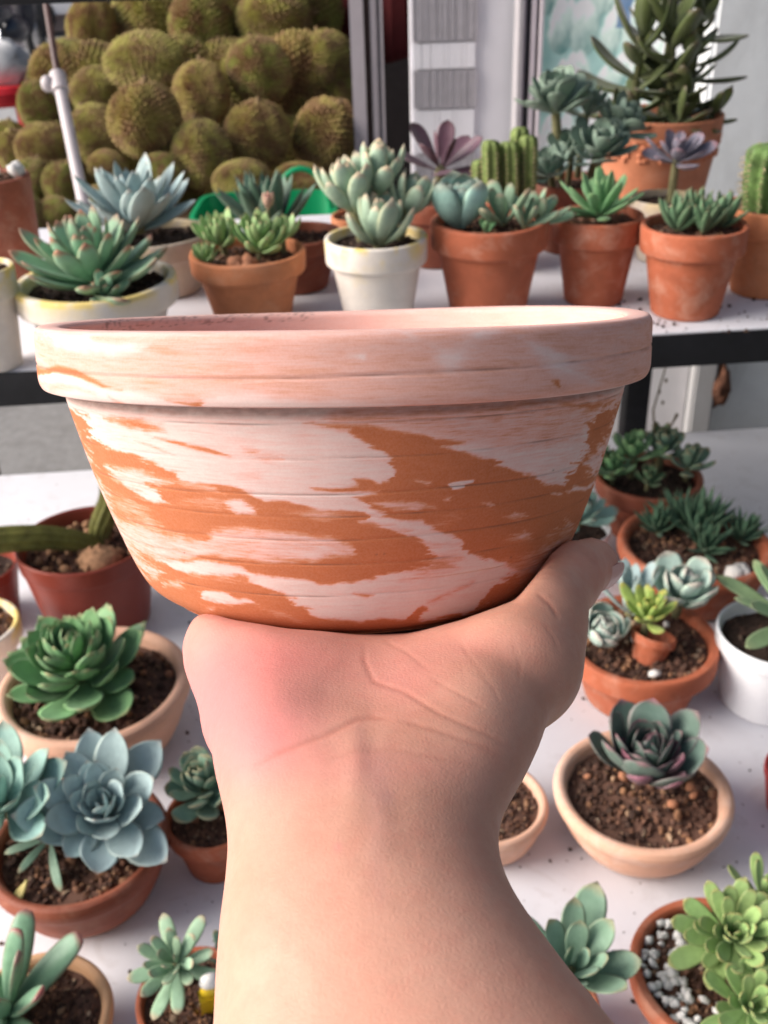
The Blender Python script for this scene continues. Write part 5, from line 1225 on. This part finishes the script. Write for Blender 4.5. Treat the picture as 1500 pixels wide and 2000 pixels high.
def cone(p, q, r1, r2, X=None):
    p = np.array(p); q = np.array(q); e_ = q - p; L2 = float(e_ @ e_)
    t = np.clip(((gx - p[0]) * e_[0] + (gy - p[1]) * e_[1] + (gd - p[2]) * e_[2]) / L2, 0, 1)
    return np.sqrt((gx - p[0] - e_[0] * t) ** 2 + (gy - p[1] - e_[1] * t) ** 2 + (gd - p[2] - e_[2] * t) ** 2) - (r1 + (r2 - r1) * t)
ct, st__ = math.cos(TB), math.sin(TB)
hy = (gy - BY) * st__ + (gd - BD) * ct      # along the palm, away from us
hz = (gy - BY) * ct - (gd - BD) * st__      # off the palm plane
hx = gx - BX
def ell(c, rr):   # ellipsoid in the palm frame; c in (x, y, d) camera-frame units
    cx, cy, cd_ = c; c1 = (cy - BY) * st__ + (cd_ - BD) * ct; c2 = (cy - BY) * ct - (cd_ - BD) * st__
    q = np.sqrt(((gx - cx) / rr[0]) ** 2 + ((hy - c1) / rr[1]) ** 2 + ((hz - c2) / rr[2]) ** 2)
    return (q - 1) * min(rr)
def hfr(x, y, z):  # palm-frame point -> camera-frame units
    return (BX + x, BY + y * st__ + z * ct, BD + y * ct - z * st__)
# forearm: elliptical sections along its axis
dirv = np.array([-.60, -.80]); perp = np.array([.80, -.60])     # (y, d); perp points to the lit inner side
# stations: s, x centre, m centre, a, b
org = np.array([-.067, .229])
def station(u0, u1, v, dsurf, b_):
    ys = -(v - 1000) / 2000 * dsurf; c = np.array([ys, dsurf]) - perp * b_; dc = c[1]
    return [float((c - org) @ dirv), ((u0 + u1) / 2 - 750) / 2000 * dc, float((c - org) @ perp), (u1 - u0) / 2 / 2000 * dc * 1.01, b_]
STN = np.array([station(*q_) for q_ in ARMST])
s_ = STN[:, 0]; last = STN[-1].copy()
ext = np.array([[last[0] + .05, last[1] + .004, last[2] - .002, last[3] + .002, last[4] + .003], [last[0] + .12, last[1] + .010, last[2] - .006, last[3] + .003, last[4] + .004]])
STN = np.vstack([STN, ext]); order = np.argsort(STN[:, 0]); STN = STN[order]
def spl(sq, k):
    ss = np.linspace(STN[0, 0], STN[-1, 0], 200); base_ = np.interp(ss, STN[:, 0], STN[:, k])
    ker = np.ones(13) / 13; sm_ = np.convolve(np.pad(base_, 6, mode='edge'), ker, 'valid'); return np.interp(sq, ss, sm_)
sa = (gy - org[0]) * dirv[0] + (gd - org[1]) * dirv[1]; ma = (gy - org[0]) * perp[0] + (gd - org[1]) * perp[1]
cxs, cms, as_, bs = (spl(sa, k).astype(np.float32) for k in (1, 2, 3, 4))
q = np.sqrt(((gx - cxs) / as_) ** 2 + ((ma - cms) / bs) ** 2); arm = (q - 1) * np.minimum(as_, bs)
arm = np.maximum(arm, (STN[0, 0] - .002) - sa)                      # hand end
D = arm; del q, arm
# palm: flattened sections along the hand
PS = np.array(PALM); cen = (PS[:, 0] - BD) / ct
aw = np.interp(hy.ravel(), cen, PS[:, 1]).reshape(hy.shape).astype(np.float32); bw = np.interp(hy.ravel(), cen, PS[:, 2]).reshape(hy.shape).astype(np.float32)
xc = np.interp(hy.ravel(), cen, PS[:, 3]).reshape(hy.shape).astype(np.float32)
q = (np.abs((hx - xc) / aw) ** 2.6 + np.abs((hz + bw + .0006) / bw) ** 2.6) ** (1 / 2.6)
palm = (q - 1) * np.minimum(aw, bw); palm = np.maximum(palm, np.maximum(cen[0] - hy, hy - cen[-1]) )
D = smin(D, palm, .018); del q, palm, aw, bw
for (c_, r_, k_) in MOUNDS: D = smin(D, ell(c_, r_), k_)
def boxb(A, r, ax):
    A = np.moveaxis(A, ax, 0); n_ = A.shape[0]; P_ = np.concatenate([np.repeat(A[:1], r + 1, 0), A, np.repeat(A[-1:], r, 0)], 0); c = np.cumsum(P_, 0, dtype=np.float64)
    return np.moveaxis(((c[2 * r + 1:] - c[:-(2 * r + 1)]) / (2 * r + 1)).astype(np.float32), 0, ax)
for _ in range(2):
    for ax in range(3): D = boxb(D, 4, ax)
D = D - .0006
# thumb
th = cone((.0360, -.0420, .280), (.0445, -.0305, .300), .0150, .0130); th = smin(th, cone((.0445, -.0305, .298), (.0565, -.0205, .322), .0130, .0112), .006); th = smin(th, cone((.0565, -.0205, .322), (.0690, -.0172, .340), .0112, .0088), .005)
D = smin(D, th, .008)
# fingers, spread and slightly curled up under the base
FING = [((.034, .004, -.0118), (.044, .034, -.0112), (.050, .055, -.0098), (.053, .070, -.0070), .0098, .0086, .0080, .0068),
        ((.012, .010, -.0118), (.015, .045, -.0112), (.017, .068, -.0095), (.018, .084, -.0060), .0100, .0088, .0082, .0070),
        ((-.011, .006, -.0118), (-.015, .040, -.0112), (-.018, .062, -.0096), (-.020, .078, -.0065), .0096, .0084, .0078, .0066),
        ((-.032, -.002, -.0118), (-.042, .024, -.0110), (-.048, .040, -.0096), (-.052, .053, -.0070), .0086, .0074, .0068, .0058)]
for (a, b_, c, d_, r1, r2, r3, r4) in FING:
    A0, B0_, C0, D0 = hfr(*a), hfr(*b_), hfr(*c), hfr(*d_)
    fg = smin(smin(cone(A0, B0_, r1, r2), cone(B0_, C0, r2, r3), .002), cone(C0, D0, r3, r4), .002); D = smin(D, fg, .004)
del fg, th
# the bowl presses into the flesh
rb = np.sqrt(hx ** 2 + hy ** 2); prb = np.array([(0, .060), (.0006, .0625), (.0024, .0665), (.0056, .0707), (.0105, .0738), (.02, .0777), (.031, .0817), (.0425, .0854), (.09, .094)])
Rz = np.interp(np.clip(hz, 0, .09), prb[:, 0], prb[:, 1]).astype(np.float32)
bs_ = np.maximum((rb - Rz) * .97, -hz)      # <0 inside bowl
D = -smin(-D, bs_ + .0002, .0025)
# keep the flesh in front of the bowl below the bowl's lower edge
VB = np.array([(250, 1060), (330, 1110), (362, 1178), (450, 1209), (560, 1228), (690, 1236), (800, 1232), (900, 1210), (1000, 1174), (1052, 1151), (1090, 1128), (1150, 1080)], float)
uu_ = 750 + FPX * gx / gd + 0 * gy; vv2 = 1000 - FPX * gy / gd + 0 * gx
vb_ = np.interp(uu_.ravel(), VB[:, 0], VB[:, 1]).reshape(uu_.shape).astype(np.float32)
cc = (vb_ + 1 - vv2) * gd / FPX - np.maximum(0, gd - .312) * 2.5 - np.maximum(0, (gx / gd * FPX + 750 - 1010)) * 1.2e-4
D = -smin(-D, -cc, .0035); del uu_, vv2, vb_, cc
# ---- naive surface nets
def surface_nets(D, lo, h):
    s = D < 0; nx, ny, nz = D.shape; acc = np.zeros((nx - 1, ny - 1, nz - 1, 3), np.float32); cnt = np.zeros((nx - 1, ny - 1, nz - 1), np.float32)
    offs = [(0, 0, 0), (1, 0, 0), (0, 1, 0), (1, 1, 0), (0, 0, 1), (1, 0, 1), (0, 1, 1), (1, 1, 1)]
    def sl(o): return tuple(slice(o[i], D.shape[i] - 1 + o[i]) for i in range(3))
    tot = np.zeros_like(cnt)
    for o in offs: tot += s[sl(o)]
    act = (tot > 0) & (tot < 8); ai = np.argwhere(act)
    pos = np.zeros((len(ai), 3)); cn = np.zeros(len(ai))
    for a in range(8):
        for b_ in range(a + 1, 8):
            df = [offs[b_][i] - offs[a][i] for i in range(3)]
            if sorted(df) != [0, 0, 1]: continue
            va = D[tuple((ai + offs[a]).T)]; vb = D[tuple((ai + offs[b_]).T)]; m = (va < 0) != (vb < 0); t = np.where(m, va / np.where(m, va - vb, 1), 0)
            p = np.array(offs[a])[None] + np.array(df)[None] * t[:, None]; pos += np.where(m[:, None], p, 0); cn += m
    pos = (ai + pos / cn[:, None]) * h + lo
    vid = np.full(act.shape, -1, np.int64); vid[act] = np.arange(len(ai)); faces = []
    for ax in range(3):
        a1, a2 = (ax + 1) % 3, (ax + 2) % 3
        l0 = [slice(1, D.shape[i] - 1) for i in range(3)]; l0[ax] = slice(0, D.shape[ax] - 1); l1 = list(l0); l1[ax] = slice(1, D.shape[ax])
        s0 = s[tuple(l0)]; s1 = s[tuple(l1)]; cr = np.argwhere(s0 != s1); base_ = cr.copy()
        for i in range(3):
            if i != ax: base_[:, i] += 1
        inside0 = s0[tuple(cr.T)]
        def cell(d1, d2): c = base_.copy(); c[:, a1] -= d1; c[:, a2] -= d2; return vid[tuple(c.T)]
        q = np.stack([cell(1, 1), cell(0, 1), cell(0, 0), cell(1, 0)], -1); q[~inside0] = q[~inside0][:, ::-1]; faces.append(q)
    return pos, np.concatenate(faces)
P, Q = surface_nets(D, lo, VOX); del D, bs_, Rz
ok = (Q >= 0).all(1); Q = Q[ok]
# light smoothing
for it in range(5):
    acc = np.zeros_like(P); cn = np.zeros(len(P))
    for a in range(4):
        i0, i1 = Q[:, a], Q[:, (a + 1) % 4]; np.add.at(acc, i0, P[i1]); np.add.at(cn, i0, 1); np.add.at(acc, i1, P[i0]); np.add.at(cn, i1, 1)
    P = P + (acc / cn[:, None] - P) * (.6 if it % 2 == 0 else .35)
me = bpy.data.meshes.new('person'); Wp = np.array([list(CAM)]) + S * (P[:, :1] * np.array(RIGHT) + P[:, 1:2] * np.array(UP) + P[:, 2:] * np.array(FWD))
ORG = Wp.mean(0)
me.from_pydata((Wp - ORG).tolist(), [], Q[:, ::-1].tolist()); me.update()
tmp = bpy.data.objects.new('tmp', me); COL.objects.link(tmp); md = tmp.modifiers.new('s', 'SUBSURF'); md.levels = 1; md.render_levels = 1
dg = bpy.context.evaluated_depsgraph_get(); me2 = bpy.data.meshes.new_from_object(tmp.evaluated_get(dg)); bpy.data.objects.remove(tmp); bpy.data.meshes.remove(me)
me2.name = 'person'; nv = len(me2.vertices); co_ = np.zeros(nv * 3, np.float32); me2.vertices.foreach_get('co', co_); co_ = co_.reshape(-1, 3)
no = np.zeros(nv * 3, np.float32); me2.vertices.foreach_get('normal', no); no = no.reshape(-1, 3)
rel_ = co_ + ORG - np.array(CAM); dpt = rel_ @ np.array(FWD); u_ = 750 + FPX * (rel_ @ np.array(RIGHT)) / dpt; v_ = 1000 - FPX * (rel_ @ np.array(UP)) / dpt
facing = (-(rel_ / np.linalg.norm(rel_, axis=1)[:, None]) * no).sum(1)
near = (facing > -.1) & (dpt > .05)
def lined(pts):
    P_ = np.array(pts, float); d = np.full(u_.shape, 1e9); tt = np.zeros(u_.shape); n_ = len(P_) - 1
    for i in range(n_):
        a, b_ = P_[i], P_[i + 1]; e_ = b_ - a; t = np.clip(((u_ - a[0]) * e_[0] + (v_ - a[1]) * e_[1]) / (e_ @ e_), 0, 1)
        dd = np.hypot(u_ - a[0] - e_[0] * t, v_ - a[1] - e_[1] * t); m = dd < d; d[m] = dd[m]; tt[m] = ((i + t) / n_)[m]
    return d, tt
crease = np.zeros(nv); red = np.zeros(nv); dark_ = np.zeros(nv); vein = np.zeros(nv)
LN = [([(485, 1500), (560, 1465), (640, 1435), (700, 1405), (730, 1400), (770, 1403)], 5.5, .00045, 1.0),
      ([(770, 1403), (850, 1425), (920, 1450), (985, 1475)], 5.5, .0003, .6),
      ([(600, 1495), (700, 1470), (770, 1462), (850, 1480), (960, 1500)], 5, .00018, .35),
      ([(712, 1255), (712, 1290), (730, 1330), (790, 1350), (860, 1395), (960, 1440), (1005, 1465)], 4.5, .00035, .7),
      ([(745, 1250), (790, 1270), (840, 1310)], 4, .0002, .4), ([(835, 1320), (880, 1350), (950, 1390)], 3.5, .0002, .4),
      ([(1045, 1155), (1075, 1180), (1092, 1210)], 4.5, .0004, .9), ([(1060, 1215), (1085, 1250), (1092, 1280)], 4, .00015, .3),
      ([(930, 1320), (960, 1350), (975, 1380)], 3, .00012, .25), ([(1000, 1250), (1015, 1300), (1010, 1340)], 3, .00012, .25), ([(890, 1240), (925, 1300), (960, 1345)], 3, .00012, .22), ([(900, 1300), (910, 1350)], 3, .0001, .2),
      ([(1120, 1070), (1150, 1085), (1165, 1105)], 4, .0002, .4)]
for pts, wd, dep, dk in LN:
    d, t = lined(pts); g_ = np.exp(-(d / wd) ** 2) * np.clip(np.minimum(t, 1 - t) * 6, 0, 1) * near; crease += g_ * dep * .55; dark_ = np.maximum(dark_, g_ * dk)
# soft relief: tendons, dimple between the mounds, small dent at the wrist
def gau(cu, cv, ru, rv, rot=0): c, s = math.cos(R(rot)), math.sin(R(rot)); x = (u_ - cu) * c + (v_ - cv) * s; y = -(u_ - cu) * s + (v_ - cv) * c; return np.exp(-(x / ru) ** 2 - (y / rv) ** 2) * near
disp = -.0003 * gau(640, 1345, 60, 36, -35) + .0016 * gau(500, 1360, 90, 90) - .0002 * gau(722, 1490, 22, 90) + .0003 * gau(690, 1520, 30, 110) + .0012 * gau(950, 1330, 80, 80)
tend = [([(700, 1420), (715, 1500), (740, 1600), (745, 1720)], 30, .00028)]
for pts, wd, dep in tend: d, t = lined(pts); disp += dep * np.exp(-(d / wd) ** 2) * near * np.clip(np.minimum(t, 1 - t) * 4, 0, 1)
lump = fbm(co_[:, 0] * 60 + 9, (co_[:, 1] + co_[:, 2]) * 60 + 9, 3, 4) - .5
co2 = co_ + no * ((disp - crease)[:, None] * S + (lump * .0004)[:, None])
me2.vertices.foreach_set('co', co2.astype(np.float32).ravel())
red = .95 * gau(425, 1375, 170, 170, -15) + .3 * gau(600, 1280, 150, 50) + .2 * gau(540, 1450, 100, 50, -30) + .35 * gau(790, 1330, 90, 60) + .25 * gau(900, 1260, 120, 40) + .2 * gau(700, 1500, 200, 40) + .18 * gau(1180, 1110, 60, 50) + .9 * gau(660, 1655, 9, 11) * .4
vein = .18 * gau(590, 1385, 110, 60, -25) + .15 * gau(650, 1330, 80, 50, -35) + .35 * gau(740, 1530, 30, 80) + .5 * gau(757, 1558, 14, 16) + .3 * gau(735, 1640, 20, 120)
d, t = lined([(700, 1420), (715, 1480), (735, 1560), (735, 1680), (745, 1760)]); vein = np.maximum(vein, .30 * np.exp(-(d / 14) ** 2) * near)
for nm, a_ in (('redness', red), ('vein', vein), ('crease', dark_)):
    me2.attributes.new(nm, 'FLOAT', 'POINT').data.foreach_set('value', np.clip(a_, 0, 1).astype(np.float32))
me2.polygons.foreach_set('use_smooth', [True] * len(me2.polygons)); me2.update()
n = NT('skin'); co = n.coord('Object'); ra = n.n('ShaderNodeAttribute', attribute_name='redness').outputs['Fac']; va = n.n('ShaderNodeAttribute', attribute_name='vein').outputs['Fac']; ca_ = n.n('ShaderNodeAttribute', attribute_name='crease').outputs['Fac']
f = n.noise(co, 45, 5, .6, .2); g = n.noise(co, 240, 4, .6); h_ = n.noise(co, 1500, 3, .6)
col = n.ramp(f, [(.3, (.51, .250, .175)), (.7, (.585, .312, .228))]); col = n.mix(n.ramp(g, [(.45, 0), (.8, .30)]), col, (.56, .20, .145))
col = n.mix(n.math('MULTIPLY', ra, .95), col, (.64, .195, .195)); col = n.mix(n.math('MULTIPLY', va, .42), col, (.40, .22, .22)); col = n.mix(n.math('MULTIPLY', ca_, .38), col, (.38, .13, .09))
mpv = n.n('ShaderNodeTexVoronoi'); mpv.inputs['Scale'].default_value = 900; mpv.feature = 'DISTANCE_TO_EDGE'; n.l(co, mpv.inputs['Vector'])
col = n.hsv(col, .5, 1., n.math('ADD', .93, n.math('MULTIPLY', n.noise(co, 620, 4, .65), .14)))
n.bump(n.math('ADD', n.math('MULTIPLY', h_, .5), n.math('ADD', n.math('MULTIPLY', mpv.outputs['Distance'], 1.1), n.math('MULTIPLY', g, .25))), .15, .0004)
n.done(col, n.ramp(g, [(.3, .46), (.7, .58)]), .4); n.p.inputs['Subsurface Weight'].default_value = .12; n.p.inputs['Subsurface Radius'].default_value = (1, .35, .2); n.p.inputs['Subsurface Scale'].default_value = .006
me2.materials.append(n.m)
per = bpy.data.objects.new('person', me2); COL.objects.link(per); per.location = Vector(ORG); bpy.context.view_layer.update()
tag(per, 'bare right forearm with wrist bent back, open palm carrying the marbled bowl', 'person')
# thumbnail: a curved plate on the tip
tc = Vector((.0690, -.0172, .340)); ax_ = Vector((.66, .18, .72)).normalized(); nn = Vector((.62, -.62, .10)); nn = (nn - ax_ * nn.dot(ax_)).normalized(); bb = ax_.cross(nn)
vv = []; ff = []; nu, nw = 12, 12
for layer in (0, 1):
    for i in range(nu + 1):
        for k in range(nw + 1):
            s1 = -1.0 + 1.9 * i / nu; A = R(-62 + 124 * k / nw); rr_ = .0092 + (.0005 if layer == 0 else -.0006)
            edge = 1 - .18 * max(0, (i / nu - .7) / .3) ** 2
            p = tc + ax_ * (.0052 * s1 + .0012) + (nn * math.cos(A * edge) + bb * math.sin(A * edge)) * (rr_ * (1 - .10 * max(0, s1) ** 2)); vv.append(C2W(*p) - Vector(ORG))
NN_ = (nu + 1) * (nw + 1)
for i in range(nu):
    for k in range(nw):
        a = i * (nw + 1) + k; ff.append((a, a + 1, a + nw + 2, a + nw + 1)); ff.append((NN_ + a, NN_ + a + nw + 1, NN_ + a + nw + 2, NN_ + a + 1))
for i in range(nu):
    for k in (0, nw): a = i * (nw + 1) + k; ff.append((a, a + nw + 1, NN_ + a + nw + 1, NN_ + a))
for k in range(nw):
    for i in (0, nu): a = i * (nw + 1) + k; ff.append((a, a + 1, NN_ + a + 1, NN_ + a))
nm_ = mat_simple('thumbnail', (.62, .36, .32), .3, .5, .05, 100)
link('thumbnail', mesh_from('thumbnail', vv, ff, [nm_], True, 50), per)
